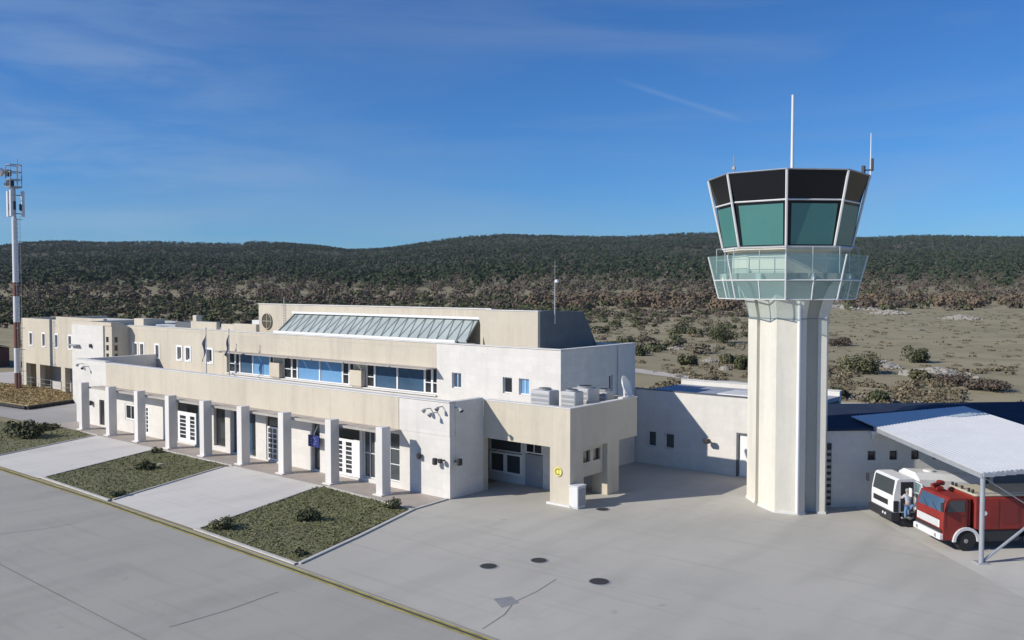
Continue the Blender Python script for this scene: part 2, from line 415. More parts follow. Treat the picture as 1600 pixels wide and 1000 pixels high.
flat('repair_patch', [(-18.44, 21.41), (-18.15, 21.95), (-17.59, 21.66), (-17.73, 20.96)], .008, M['stain'])
flat('shelter_slab', [W(-.8, -9), W(9, -9), W(9, 8.3), W(-.8, 8.3)], .008, M['slab'])
strip('dirt_track', [(-110, 118), (-70.9, 96.5), (-54.5, 89.5), (-39.3, 84.3), (-29.8, 81.5), (-13.5, 78.5), (20, 76)], 3.0, .0, M['gravel'])
flat('gravel_yard', [uv(23, 66), uv(34, 66), uv(31, 76), uv(22, 76)], .0, M['gravel'])
flat('yard', [(-110, 37.45), (-94, 37.45), (-94, 60), (-110, 60)], .0, M['gravel'])

# ------------------------------------------------------------------ window / door helpers
def window(parent, x0, x1, z0, z1, y, nx=1, nz=1, glass='dkglass', T=None, fw=.06, dep=.08, name='window', split=None, gd=.05):
    """framed window on an X-Z plane, front at y; frame mesh + one child pane"""
    f = MB(T); g = MB(T)
    f.box(x0, x0 + fw, y, y + dep, z0, z1); f.box(x1 - fw, x1, y, y + dep, z0, z1)
    f.box(x0 + fw, x1 - fw, y, y + dep, z0, z0 + fw); f.box(x0 + fw, x1 - fw, y, y + dep, z1 - fw, z1)
    xs = [x0 + fw + (x1 - x0 - 2 * fw) * i / nx for i in range(1, nx)]
    zs = split if split else [z0 + fw + (z1 - z0 - 2 * fw) * i / nz for i in range(1, nz)]
    t = min(fw * .35, .024)
    for x in xs: f.box(x - t, x + t, y + .012, y + dep - .01, z0 + fw, z1 - fw)
    for z in zs:
        e = [x0 + fw] + xs + [x1 - fw]
        for a, b in zip(e[:-1], e[1:]):
            f.box(a + (t if a != x0 + fw else 0), b - (t if b != x1 - fw else 0), y + .014, y + dep - .01, z - t, z + t)
    g.box(x0 + fw * .5, x1 - fw * .5, y + gd, y + gd + .02, z0 + fw * .5, z1 - fw * .5)
    o = f.build(name, M['frame'], parent); g.build('pane', M[glass], o)
    return o
def pane(parent, x0, x1, z0, z1, y, glass, T=None, name='glazing'):
    return MB(T).box(x0, x1, y, y + .04, z0, z1).build(name, M[glass], parent)

# ------------------------------------------------------------------ terminal building
T = thing('terminal_building', 'long white and cream airport terminal with columned portico and sloping rooftop skylight', 'terminal', (-46, 36, 0))
YP = 30.15
# ground floor openings (x0,x1,z0,z1)
doors = [(-62.75, -62.0, .12, 1.9), (-59.1, -57.6, .85, 1.95), (-56.55, -55.95, .1, 2.05), (-52.5, -50.0, .1, 2.75), (-48.3, -47.08, .3, 2.75), (-46.5, -44.0, .1, 2.75),
         (-43.0, -41.75, .1, 2.75), (-38.86, -38.2, .1, 2.6), (-37.0, -35.0, .1, 2.75), (-34.8, -33.85, .2, 2.75), (-33.6, -32.05, .3, 2.75)]
w = MB(); w.wall(-66.23, -28.66, 0, 2.93, YP + .02, YP + .38, doors); w.build('wall', M['white'], T)
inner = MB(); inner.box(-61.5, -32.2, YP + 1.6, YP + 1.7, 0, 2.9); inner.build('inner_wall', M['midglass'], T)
w = MB()
w.box(-66.23, -61.62, YP, YP + .36, 2.935, 4.6); w.box(-66.23, -65.9, YP + .385, 36.25, 0, 4.6); w.build('end_wall', M['white'], T); w = MB(); w.box(-32.05, -28.66, YP, YP + .36, 2.935, 4.5)
w.box(-28.96, -28.66, YP + .385, 32.54, 0, 4.5)
w.build('end_wall', M['white'], T)
w = MB(); w.box(-61.615, -32.055, YP - .02, YP + .36, 2.935, 4.52); w.build('frieze', M['cream'], T)
w = MB(); w.box(-61.6, -28.64, YP - .04, YP + .40, 4.525, 4.57); w.box(-66.25, -61.65, YP - .03, YP + .40, 4.605, 4.65); w.box(-28.98, -28.64, YP + .41, 32.5, 4.505, 4.55)
w.build('coping', M['coping'], T)
w = MB(); w.box(-65.9, -28.97, YP + .39, 36.25, 3.2, 3.5); w.build('roof', M['roofdeck'], T)
cx = [-62.2, -58.35, -54.6, -50.85, -47.02, -43.24, -39.45, -35.55, -31.78]
for x in cx:
    c = MB(); c.bbox(x - .23, x + .23, 28.58, 29.12, .06, 3.26, .015); c.bbox(x - .32, x + .32, 28.44, 29.2, .012, .075, .01); c.build('column', M['column'], T)
segs = [(-62.0, cx[0] + .8)]
for a, b in zip(cx[:-1], cx[1:]):
    m_ = a + (b - a) * .62; segs += [(a + .82 if a > cx[0] else a + .82, m_ - .03), (m_ + .03, b + .76)]
for a, b in segs:
    if b - a > .1:
        s_ = MB(); s_.box(a, min(b, -31.97), 29.14, YP - .025, 2.87, 2.95); s_.build('canopy_slab', M['slabgrey'], T)
s_ = MB(); s_.box(-62.0, -31.97, 29.10, 29.135, 2.85, 2.97); s_.build('canopy_edge', M['slabgrey'], T)
# doors and windows in the portico
pane(T, -62.73, -62.02, .14, 1.88, YP + .12, 'dkglass')
window(T, -59.08, -57.62, .87, 1.93, YP + .05, 2, 1, 'dkglass', fw=.1)
window(T, -56.54, -55.96, .11, 2.04, YP + .06, 1, 6, 'dkglass', fw=.16, name='door')
window(T, -52.48, -51.28, .11, 2.02, YP + .08, 1, 6, 'dkglass', fw=.24, name='door')
window(T, -51.27, -50.3, .11, 2.02, YP + .08, 1, 6, 'dkglass', fw=.22, name='door')
pane(T, -52.48, -50.02, 2.06, 2.73, YP + .14, 'dkglass', name='transom')
pane(T, -50.28, -50.02, .12, 2.03, YP + .2, 'midglass', name='side_light')
pane(T, -48.28, -47.10, .32, 2.73, YP + .2, 'dkglass'); pane(T, -46.48, -44.62, .12, 2.73, YP + .25, 'darkblueglass'); 
window(T, -46.0, -45.4, .12, 2.3, YP + .15, 1, 1, 'midglass', fw=.07, name='door')
pane(T, -44.6, -44.02, .12, 2.73, YP + .2, 'dkglass')
window(T, -42.98, -42.0, .12, 2.0, YP + .08, 2, 6, 'midglass', fw=.09, name='door'); pane(T, -42.98, -41.78, 2.05, 2.73, YP + .14, 'dkglass', name='transom'); pane(T, -41.98, -41.78, .12, 2.03, YP + .2, 'dkglass', name='side_light')
pane(T, -38.84, -38.22, .12, 2.58, YP + .2, 'midglass')
window(T, -36.98, -36.3, .12, 2.0, YP + .08, 1, 7, 'dkglass', fw=.13, name='door'); window(T, -36.29, -35.55, .12, 2.0, YP + .08, 1, 7, 'dkglass', fw=.13, name='door')
MB().box(-35.54, -35.02, YP + .08, YP + .14, .12, 2.03).build('door_panel', M['frame'], T)
pane(T, -36.98, -35.02, 2.06, 2.73, YP + .16, 'dkglass', name='transom')
window(T, -34.78, -33.87, .22, 2.73, YP + .12, 2, 2, 'midglass', fw=.05); window(T, -33.58, -32.08, .32, 2.73, YP + .12, 2, 3, 'midglass', fw=.05)

# upper storey
YU = 36.3
holes_u = [(-56.35, -35.5, 3.78, 5.3)]
small = [(-69.53, -68.97), (-68.46, -67.94), (-66.07, -65.62), (-62.89, -62.37), (-61.70, -61.17), (-58.84, -58.22)]
hs = [(a, b, 4.38, 5.29) for a, b in small]
w = MB(); w.wall(-70.2, -56.36, 3.3, 6.7, YU, YU + .3, hs); w.build('wall', M['cream'], T)
w = MB(); w.box(-56.355, -35.5, YU, YU + .3, 5.3, 6.7); w.build('frieze', M['cream'], T)
w = MB(); w.box(-56.355, -35.5, YU + .01, YU + .3, 3.3, 3.78); w.build('sill_wall', M['white'], T)
wh = [(-34.32, -33.62, 4.27, 5.13), (-30.62, -29.98, 4.27, 5.12), (-29.52, -28.84, 4.27, 5.12)]
w = MB(); w.wall(-35.495, -26.8, 3.3, 6.68, YU, YU + .3, wh)
w.T = Tx; w.wall(YU + .305, 43.35, 0, 6.68, -26.8, -27.1, [(40.7, 41.05, 4.2, 5.12)]); w.wall(YU, 43.35, 0, 3.295, -26.81, -27.1); w.T = None
w.box(-70.2, -27.1, 43.05, 43.35, 0, 6.68)
w.build('wall', M['white'], T)
w = MB(); w.box(-56.4, -26.77, YU - .035, YU + .33, 6.705, 6.75); w.box(-27.13, -26.77, YU + .34, 43.4, 6.69, 6.74); w.box(-70.25, -56.45, YU - .035, YU + .33, 6.71, 6.75); w.build('coping', M['coping'], T)
w = MB(); w.box(-76.6, -27.11, YU + .31, 43.04, 6.2, 6.45); w.build('roof', M['roofcream'], T)
for a, b in small:
    window(T, a + .01, b - .01, 4.39, 5.28, YU + .1, 1, 1, 'dkglass', fw=.05)
    f = MB(); 
    f.box(a - .17, a - .004, YU - .03, YU - .002, 4.24, 5.43); f.box(b + .004, b + .17, YU - .03, YU - .002, 4.24, 5.43); f.box(a, b, YU - .03, YU - .002, 5.295, 5.43); f.box(a - .0, b + .0, YU - .05, YU - .002, 4.24, 4.375)
    f.build('window_surround', M['frame'], T)
for i, (a, b, z0, z1) in enumerate(wh):
    window(T, a + .01, b - .01, z0 + .01, z1 - .01, YU + .1, 1 if i == 1 else 2, 1, ('darkblueglass', 'dkglass', 'blueglass')[i], fw=.05)
window(T, 40.71, 41.04, 4.21, 5.11, -26.9, 1, 1, 'dkglass', T=lambda p: (-26.8 - (p[1] + 26.9) - .08, p[0], p[2]), fw=.05)
MB().tube((-26.74, 41.5, 3.7), (-26.74, 41.5, 6.6), .035, n=8).build('downpipe', M['coping'], T)
# ribbon glazing: (x0,x1,type)
rib = [(-56.3, -55.5, 'l'), (-55.5, -54.95, 'l'), (-54.95, -53.4, 'B'), (-53.4, -51.42, 'b'), (-51.42, -50.98, 'l'), (-50.98, -49.9, 'x'), (-49.9, -49.0, 'l'), (-49.0, -48.4, 'l'),
       (-48.4, -46.1, 'b'), (-46.1, -43.85, 'b'), (-43.85, -43.2, 'l'), (-43.2, -42.7, 'l'), (-42.7, -41.6, 'x'), (-41.6, -40.85, 'l'), (-40.85, -38.88, 'D'), (-38.88, -36.6, 'd'), (-36.6, -36.0, 'l'), (-36.0, -35.52, 'l')]
for a, b, k in rib:
    if k == 'x':
        MB().box(a + .02, b - .02, YU + .14, YU + .24, 3.8, 5.28).build('spandrel_panel', M['cream'], T)
    else:
        window(T, a + .005, b - .005, 3.79, 5.29, YU + .13, 1, 2 if k == 'l' else 1, {'l': 'dkglass', 'b': 'blueglass', 'B': 'darkblueglass', 'd': 'darkblueglass', 'D': 'darkblueglass'}[k], fw=.055 if k != 'l' else .07, split=[4.42] if k == 'l' else None)
MB().box(-56.4, -35.5, YU - .1, YU - .005, 3.7, 3.775).build('sill', M['coping'], T)
for x in (-50.42, -42.2):
    b = MB(); b.bbox(x - .58, x + .53, YU - .22, YU + .12, 3.83, 4.78, .02); b.box(x - .5, x + .45, YU - .18, YU + .1, 3.78, 3.829); b.build('spandrel_box', M['cream'], T)
for a, b in ((-56.7, -53.0), (-52.9, -48.1), (-48.0, -45.7), (-45.6, -42.6), (-42.5, -38.5), (-38.4, -35.5)):
    s_ = MB(); s_.box(a, b, YU - .85, YU - .004, 5.25, 5.32); s_.build('canopy_slab', M['slabgrey'], T)

# projecting stair block at the left
w = MB(); YL_ = 34.86
w.wall(-76.9, -71.42, 0, 6.7, YL_ - .12, YL_ + .2); w.build('wall', M['white'], T)
w = MB(); hb = [(-71.18, -70.72, z - .22, z + .22) for z in (5.6, 4.94, 4.27)]
w.wall(-71.415, -70.2, 0, 6.7, YL_, YL_ + .2, hb); w.box(-76.9, -70.2, YL_ - .05, YL_ + .2, 6.705, 6.98)
w.T = Tx; hb2 = [(35.02, 35.34, z - .22, z + .22) for z in (5.6, 4.94, 4.27)]; w.wall(YL_ + .205, YU - .01, 0, 6.6, -70.2, -70.45, hb2); w.T = None
w.add([(-70.2, YL_ + .205, 6.605), (-70.2, YU - .01, 6.605), (-70.2, 35.55, 6.98), (-70.2, YL_ + .205, 6.98), (-70.45, YL_ + .205, 6.605), (-70.45, YU - .01, 6.605), (-70.45, 35.55, 6.98), (-70.45, YL_ + .205, 6.98)],
      [(0, 1, 2, 3), (7, 6, 5, 4), (1, 5, 6, 2), (2, 6, 7, 3)])
w.box(-76.9, -76.6, YL_ + .205, 43, 0, 6.9)
w.build('wall', M['cream'], T)
for a, b, z0, z1 in hb: pane(T, a, b, z0, z1, YL_ + .1, 'dkglass', name='window')
for a, b, z0, z1 in hb2: pane(T, a, b, z0, z1, -70.35, 'dkglass', T=Tx, name='window')
MB().box(-76.6, -70.46, YL_ + .21, 37, 6.4, 6.6).build('roof', M['roofcream'], T)
MB().bbox(-76.85, -75.4, YL_ - .5, YL_ - .13, 4.9, 5.02, .02).build('wall_ledge', M['grey'], T)
MB().tube((-73.4, YL_ - .28, 5.0), (-73.4, YL_ - .13, 5.0), .16, n=12).build('wall_vent', M['dark'], T)
# left wing with garages
YG = 37.5
ws = [(-91.95, -91.38), (-89.1, -88.55), (-86.38, -85.85), (-83.65, -83.1)]
w = MB(); w.wall(-93.8, -76.95, 2.36, 6.74, YG, YG + .3, [(a, b, 4.18, 5.31) for a, b in ws]); w.box(-86.15, -76.95, YG, YG + .3, 6.745, 7.03)
w.T = Tx; w.wall(YG + .31, 46, 0, 6.74, -93.8, -93.5); w.T = None
for a, b in ((-93.8, -92.9), (-90.6, -89.8), (-85.3, -84.5)): w.box(a, b, YG, YG + .45, 0, 2.355)
w.build('wall', M['cream'], T)
MB().box(-93.79, -77, YG + 2.6, YG + 2.75, 0, 2.36).build('garage_wall', M['garagewall'], T)
MB().box(-93.49, -77, YG + .31, 46, 2.37, 2.5).build('ceiling', M['garagewall'], T)
for a, b in ((-89.75, -85.35), (-84.45, -77.0)): MB().box(a, b, YG + .9, YG + .96, 0, .75).build('low_wall', M['garagewall'], T)
MB().box(-93.49, -77, YG + .31, 46, 6.3, 6.5).build('roof', M['roofcream'], T)
for a, b in ws:
    window(T, a + .01, b - .01, 4.19, 5.30, YG + .1, 1, 1, 'dkglass', fw=.05)
    f = MB(); f.box(a - .16, a - .004, YG - .03, YG - .002, 4.04, 5.46); f.box(b + .004, b + .16, YG - .03, YG - .002, 4.04, 5.46); f.box(a, b, YG - .03, YG - .002, 5.315, 5.46); f.box(a, b, YG - .05, YG - .002, 4.04, 4.175); f.build('window_surround', M['frame'], T)
# rooftop pieces
for (x0, x1, y0, y1, z0, z1, m, n) in ((-66.1, -65.55, 39.5, 40.0, 6.455, 7.55, 'cream', 'chimney'), (-73.6, -72.0, 38.5, 39.6, 6.455, 7.15, 'cream', 'roof_hatch'), (-64.2, -60.6, 38.2, 38.5, 6.455, 7.15, 'cream', 'parapet'), (-60.3, -57.2, 38.4, 38.7, 6.455, 7.05, 'cream', 'parapet'),
                                      (-57.0, -54.2, 37.3, 37.6, 6.455, 7.2, 'cream', 'parapet'), (-59.4, -58.2, 40.5, 41.2, 6.455, 7.3, 'coping', 'roof_vent'), (-70.0, -66.6, 40.2, 42.6, 6.455, 6.9, 'slate', 'roof_plant')):
    MB().bbox(x0, x1, y0, y1, z0, z1, .03).build(n, M[m], T)
# clerestory with sloping skylight
YC = 37.5
w = MB()
w.box(-55.6, -33.35, 38.5, 38.7, 6.455, 8.60)
w.add([(-33.5, YC, 8.56), (-32.85, YC, 6.455), (-29.2, YC, 6.455), (-29.2, YC, 8.58), (-33.5, YC + .2, 8.56), (-32.85, YC + .2, 6.455), (-29.2, YC + .2, 6.455), (-29.2, YC + .2, 8.58)],
      [(0, 1, 2, 3), (7, 6, 5, 4), (0, 3, 7, 4), (3, 2, 6, 7), (1, 0, 4, 5)])
w.box(-33.45, -33.25, YC + .21, 38.5, 6.455, 8.5)
w.build('clerestory_wall', M['cream'], T)
w = MB(); w.add([(-29.2, YC + .2, 6.455), (-29.2, 43.1, 6.455), (-29.2, 41.7, 8.5), (-29.2, YC + .2, 8.57), (-29.5, YC + .2, 6.455), (-29.5, 43.1, 6.455), (-29.5, 41.7, 8.5), (-29.5, YC + .2, 8.57)],
                [(0, 1, 2, 3), (7, 6, 5, 4), (3, 2, 6, 7), (1, 5, 6, 2)]); w.build('clerestory_side', M['slate'], T)
w = MB(); w.add([(-55.6, 38.7, 8.58), (-29.5, 38.7, 8.58), (-29.5, 41.7, 8.5), (-55.6, 41.7, 8.5), (-29.5, 43.1, 6.455), (-55.6, 43.1, 6.455), (-33.24, YC + .2, 8.56), (-29.5, YC + .2, 8.56), (-33.24, 38.7, 8.58)],
                [(0, 1, 2, 3), (3, 2, 4, 5), (6, 7, 1, 8)]); w.build('roof', M['slate'], T)
MB().box(-55.65, -33.3, 38.46, 38.74, 8.605, 8.66).build('coping', M['coping'], T)
MB().box(-32.86, -29.17, YC - .03, YC + .24, 8.585, 8.63).build('coping', M['coping'], T)
# sloping glass from (37.35, 6.78) to (38.48, 8.1)
sk = MB().add([(-51.7, 37.38, 6.80), (-34.2, 37.38, 6.80), (-34.2, 38.49, 8.02), (-51.2, 38.49, 8.02), (-51.7, 37.38, 6.74), (-34.2, 37.38, 6.74), (-34.2, 38.49, 7.96), (-51.2, 38.49, 7.96)],
              [(0, 1, 2, 3), (7, 6, 5, 4), (0, 4, 5, 1), (1, 5, 6, 2), (2, 6, 7, 3), (3, 7, 4, 0)]).build('skylight', M['skyglass'], T)
n = 22
P = lambda t, s: (-51.7 + .5 * s + (17.5 - .5 * s) * t, 37.36 + 1.11 * s, 6.83 + 1.22 * s)
br = MB()
for i in range(n):
    br.tube(P(i / n, 0), P((i + .5) / n, 1), .017, n=5); br.tube(P((i + .5) / n, 1), P((i + 1) / n, 0), .017, n=5)
br.tube(P(0, 0), P(0, 1), .05, n=6); br.tube(P(1, 0), P(1, 1), .05, n=6); br.build('glazing_bar', M['bar'], sk)
MB().box(-51.4, -34.0, 38.28, 38.45, 8.02, 8.16).build('skylight_head', M['frame'], sk)
MB().box(-52.0, -34.9, 37.15, 37.34, 6.455, 6.86).build('skylight_curb', M['frame'], sk)
MB().box(-34.8, -33.6, 37.4, 37.55, 6.455, 6.72).build('skylight_dark_end', M['bar'], sk)  # dark box put in for the shadowed void at the skylight end
rw = MB()
rw.tube((-54.55, 38.44, 7.4), (-54.55, 38.49, 7.4), .55, n=28); rw.build('round_window', M['bark'], T)
rw2 = MB()
for i in range(28):
    a0, a1 = 2 * math.pi * i / 28, 2 * math.pi * (i + 1) / 28
    rw2.tube((-54.55 + .56 * math.cos(a0), 38.42, 7.4 + .56 * math.sin(a0)), (-54.55 + .56 * math.cos(a1), 38.42, 7.4 + .56 * math.sin(a1)), .03, n=5)
rw2.box(-54.57, -54.53, 38.42, 38.438, 6.86, 7.94); rw2.box(-55.08, -54.575, 38.42, 38.438, 7.38, 7.42); rw2.box(-54.525, -54.02, 38.42, 38.438, 7.38, 7.42); rw2.build('round_window_frame', M['tarp'], T)
ld = MB()
for x in (-52.75, -52.45): ld.tube((x, 38.40, 6.9), (x, 38.40, 9.1 if x > -52.6 else 8.7), .02, n=5)
for k in range(10): ld.tube((-52.75, 38.40, 7 + .18 * k), (-52.45, 38.40, 7 + .18 * k), .015, n=5)
ld.build('roof_ladder', M['coping'], T)

# porch building with terrace
X0, X1 = -28.66, -23.5
w = MB()
w.wall(X0 + .0, X1, 0, 4.42, 32.55, 32.85, [(-28.655, -24.63, 0, 2.6)])
w.T = Tx
w.wall(32.855, 38.2, 2.5, 4.42, X1, X1 - .25); w.wall(32.855, 33.6, 0, 2.495, X1 - .02, X1 - .3)
w.T = None
w.box(-24.4, X1 - .02, 35.6, 36.6, 0, 2.495)
w.box(-26.79, X1 - .255, 37.95, 38.2, 2.5, 4.42)
w.build('porch_wall', M['cream'], T)
w = MB(Tx); w.wall(33.605, 35.595, 1.1, 2.495, -23.75, -23.95, [(33.9, 34.5, 1.75, 2.3), (34.75, 35.35, 1.75, 2.3)]); w.build('infill_wall', M['cream'], T)
for a in (33.9, 34.75): pane(T, a, a + .6, 1.75, 2.3, -23.9, 'dkglass', T=Tx, name='window')
w = MB(); w.wall(-31.2, -24.4, 0, 3.3, 34.7, 34.9, [(-30.15, -28.0, .42, 2.25), (-27.8, -26.7, 0, 2.25)]); w.build('porch_back_wall', M['white'], T)
MB().box(-31.4, -31.21, 30.6, 34.9, 0, 3.3).build('porch_side_wall', M['white'], T)
window(T, -30.14, -29.1, .43, 1.5, 34.66, 1, 1, 'midglass', fw=.1); window(T, -29.09, -28.01, .43, 1.5, 34.66, 1, 1, 'midglass', fw=.1)
window(T, -30.14, -28.01, 1.55, 2.24, 34.68, 1, 1, 'midglass', fw=.06, name='transom_light')
d = MB(); d.box(-27.79, -26.71, 34.68, 34.76, .02, 1.6); d.build('door', M['grey'], T)
window(T, -27.79, -26.71, 1.66, 2.24, 34.68, 2, 1, 'dkglass', fw=.06, name='transom_light')
MB().box(X0 + .01, X1 - .26, 32.86, 37.94, 3.35, 3.6).build('terrace_floor', M['roofdeck'], T)
MB().box(X0 + .01, X1 - .26, 32.86, 34.69, 2.61, 2.7).build('porch_ceiling', M['white'], T)
w = MB(); w.box(X0 + .02, X1 + .02, 32.53, 32.88, 4.425, 4.465); w.box(X1 - .27, X1 + .02, 32.885, 38.22, 4.425, 4.465); w.build('coping', M['coping'], T)
MB().box(-24.75, -23.38, 32.42, 32.54, .004, .1).build('plinth', M['coping'], T)

# service wing (low, behind) and garage wing at the right
SW = thing('service_wing', 'low white block wing with flat grey roof between terminal and control tower', 'building', (-21, 45, 0))
w = MB(); w.wall(-27.0, -17.3, 0, 4.14, 43.4, 43.65, [(-26.0, -25.46, .98, 1.85), (-24.92, -24.33, .98, 1.82), (-20.65, -19.6, .05, 2.3)])
w.build('wall', M['white'], SW); MB().box(-27.0, -17.3, 49.0, 49.25, 0, 4.2).build('back_wall', M['white'], SW)
MB().box(-27.0, -17.3, 43.66, 48.99, 3.7, 3.92).build('roof', M['greyroof'], SW)
MB().box(-27.0, -17.25, 43.36, 43.7, 4.145, 4.18).build('coping', M['slate'], SW)
MB().box(-27.0, -17.25, 48.96, 49.3, 4.205, 4.24).build('coping', M['coping'], SW)
MB().bbox(-22.6, -19.2, 45.0, 47.2, 3.925, 4.06, .03).build('roof_plinth', M['coping'], SW)
for a, b, z0, z1 in ((-26.0, -25.46, .98, 1.85), (-24.92, -24.33, .98, 1.82)): window(SW, a + .01, b - .01, z0 + .01, z1 - .01, 43.5, 1, 1, 'midglass', fw=.04)
d = MB(); d.box(-20.5, -19.62, 43.46, 43.52, .06, 2.2); dd = d.build('door', M['frame'], SW)
f = MB(); f.box(-20.65, -20.52, 43.38, 43.52, .0, 2.3); f.box(-20.52, -19.6, 43.38, 43.52, 2.2, 2.3); f.build('door_frame', M['slate'], dd)
GW = thing('garage_wing', 'grey block garage wing with navy roof behind the truck shelter', 'building', (*W(4, 9), 0))
w = MB(Tw); w.wall(-2.6, 13, 0, 3.46, 8.3, 8.55, [(x, x + .38, 2.1, 2.52) for x in (-.2, .82, 1.84, 2.86, 3.9)]); w.wall(-2.6, 13, 0, 3.3, 14.6, 14.85)
w.box(12.75, 13, 8.56, 14.59, 0, 3.4); w.box(-2.6, -2.35, 8.56, 14.59, 0, 3.4); w.build('wall', M['white'], GW)
r = MB(Tw); r.add([(-2.7, 8.15, 3.47), (13.1, 8.15, 3.47), (13.1, 15, 3.66), (-2.7, 15, 3.66), (-2.7, 8.15, 3.57), (13.1, 8.15, 3.57), (13.1, 15, 3.76), (-2.7, 15, 3.76)],
                 [(0, 3, 2, 1), (4, 5, 6, 7), (0, 1, 5, 4), (1, 2, 6, 5), (2, 3, 7, 6), (3, 0, 4, 7)]); r.build('roof', M['navyroof'], GW)
for x in (-.2, .82, 1.84, 2.86, 3.9): pane(GW, x, x + .38, 2.1, 2.52, 8.4, 'dkglass', T=Tw, name='window')
lv = MB(Tw)
for k in range(9): lv.bbox(-2.45, -1.95, 8.16, 8.29, .25 + .28 * k, .39 + .28 * k, .01)
lv.build('louvre', M['grey'], GW); MB(Tw).box(-2.5, -1.9, 8.255, 8.295, .1, 2.9).build('louvre_back', M['dark'], GW)
for x in (5.2, 8.2): MB(Tw).bbox(x, x + 2.2, 8.22, 8.29, .01, 2.5, .01).build('garage_door', M['slate'], GW)

# ------------------------------------------------------------------ control tower
TX, TY = -16.25, 39.0
CT = thing('control_tower', 'cream concrete airport control tower with flared dark glass cab and glazed gallery', 'control tower', (TX, TY, 0))
def octa(r, z, n=8, o=22.5): return [(TX + r * math.cos(math.radians(o + 45 * k)), TY + r * math.sin(math.radians(o + 45 * k)), z) for k in range(n)]
# shaft plan: sawtooth pilasters, 180 degree symmetric, (x,y) relative to the centre
half = [(-1.90, .28), (-1.12, -.50), (-.93, -.22), (-.86, -.76), (.24, -1.5), (1.09, -1.23)] + [(1.09 + r_ * .923 - d_ * .385, -1.23 + r_ * .385 + d_ * .923) for r_, d_ in ((.17, -.02), (.36, .08), (.37, .8), (.83, .8), (.84, .42), (1.20, .46), (1.28, .95))]
full = half + [(-x * .98, -y * .98 + .12) for x, y in half[1:-1]]
def ring(sc, z): return [(TX + x * sc, TY + y * sc, z) for x, y in full]
sh = MB().rings([ring(1.0, 0), ring(1, 8.55), ring(1.04, 8.9), ring(1.13, 9.4), ring(1.28, 9.9), ring(1.4, 10.14)]); sh.build('shaft', M['shaft'], CT)
MB().tube((TX + 1.18, TY - 1.33, .1), (TX + 1.18, TY - 1.33, 9.3), .075, n=10).build('downpipe', M['frame'], CT)  # white pipe put in for the bright sliver along the shaft
pl = MB().rings([ring(1.03, 0), ring(1.03, .1)]); pl.build('plinth', M['coping'], CT)
bd = MB().rings([ring(1.012, 8.50), ring(1.012, 8.54)]); bd.build('shaft_band', M['grey'], CT)  # thin grey band standing slightly proud of the shaft
MB().rings([octa(2.7, 10.15), octa(2.9, 10.2), octa(2.9, 10.5)]).build('gallery_floor', M['slabgrey'], CT)
MB().rings([octa(2.35, 10.505), octa(2.35, 11.4), octa(2.75, 11.5), octa(2.75, 11.6)]).build('drum_wall', M['shaft'], CT)
def lerp(a, b, t): return tuple(x + (y - x) * t for x, y in zip(a, b))
rb, rm, rt = octa(2.76, 11.6), octa(3.10, 13.55), octa(3.45, 14.74)
core = MB().rings([octa(2.66, 11.605), octa(3.0, 13.55), octa(3.33, 14.70)]); core.build('cab_core', M['black'], CT)
for k in range(8):
    j = (k + 1) % 8
    lo = MB().add([lerp(rb[k], rb[j], .02), lerp(rb[k], rb[j], .98), lerp(rm[k], rm[j], .98), lerp(rm[k], rm[j], .02)], [(0, 1, 2, 3)])
    p = lo.build('cab_window', M['black'], CT)
    ang_ = math.radians(45 * (k + 1)); ox, oy = math.cos(ang_) * .012, math.sin(ang_) * .012
    q = [lerp(lerp(rb[k], rb[j], a), lerp(rm[k], rm[j], a), b) for a, b in ((.09, .05), (.94, .05), (.94, .92), (.09, .92))]
    q = [(x + ox, y + oy, z) for x, y, z in q]
    MB().add(q, [(0, 1, 2, 3)]).build('tinted_blind', M['teal'], p)
    up = MB().add([lerp(rm[k], rm[j], .02), lerp(rm[k], rm[j], .98), lerp(rt[k], rt[j], .98), lerp(rt[k], rt[j], .02)], [(0, 1, 2, 3)]); up.build('upper_window', M['black'], CT)
    MB().tube(rb[k], rt[k], .055, n=6).build('mullion', M['whitemetal'], CT)
    MB().tube(rm[k], rm[j], .038, n=6).build('transom', M['whitemetal'], CT); MB().tube(rb[k], rb[j], .04, n=6).build('sill_rail', M['whitemetal'], CT)
MB().rings([octa(3.45, 14.745), octa(3.49, 14.77), octa(3.47, 14.80), octa(2.5, 14.86)]).build('roof', M['silver'], CT)
# gallery: outward-leaning glass screens
gb, gt = octa(2.94, 9.38), octa(3.42, 11.28)
gm = [lerp(a, b, .43) for a, b in zip(gb, gt)]
for k in range(8):
    j = (k + 1) % 8
    p = MB().add([lerp(gb[k], gb[j], .01), lerp(gb[k], gb[j], .99), lerp(gt[k], gt[j], .99), lerp(gt[k], gt[j], .01)], [(0, 1, 2, 3)]).build('gallery_glass', M['galglass'], CT)
    fr = MB().tube(gb[k], gt[k], .035, n=6); fr.tube(gm[k], gm[j], .03, n=5); fr.tube(gb[k], gb[j], .025, n=5)
    for t in (.5,):
        fr.tube(lerp(gb[k], gb[j], t), lerp(gm[k], gm[j], t), .03, n=5)
    fr.build('glass_frame', M['whitemetal'], p)
    a, b = octa(3.05, 11.62)[k], octa(3.05, 11.62)[j]
    hr = MB().tube(a, b, .017, n=5)
    for t in (0, .5): 
        c = lerp(a, b, t); hr.tube((c[0], c[1], 10.505), c, .02, n=5)
    hr.tube((a[0], a[1], 11.1), (b[0], b[1], 11.1), .014, n=5)
    hr.build('handrail', M['silver'], CT)
    bk = lerp(octa(3.02, 10.0)[k], octa(3.02, 10.0)[j], .5); MB().bbox(bk[0] - .12, bk[0] + .12, bk[1] - .12, bk[1] + .12, 10.2, 10.48, .02).build('floor_bracket', M['coping'], CT)
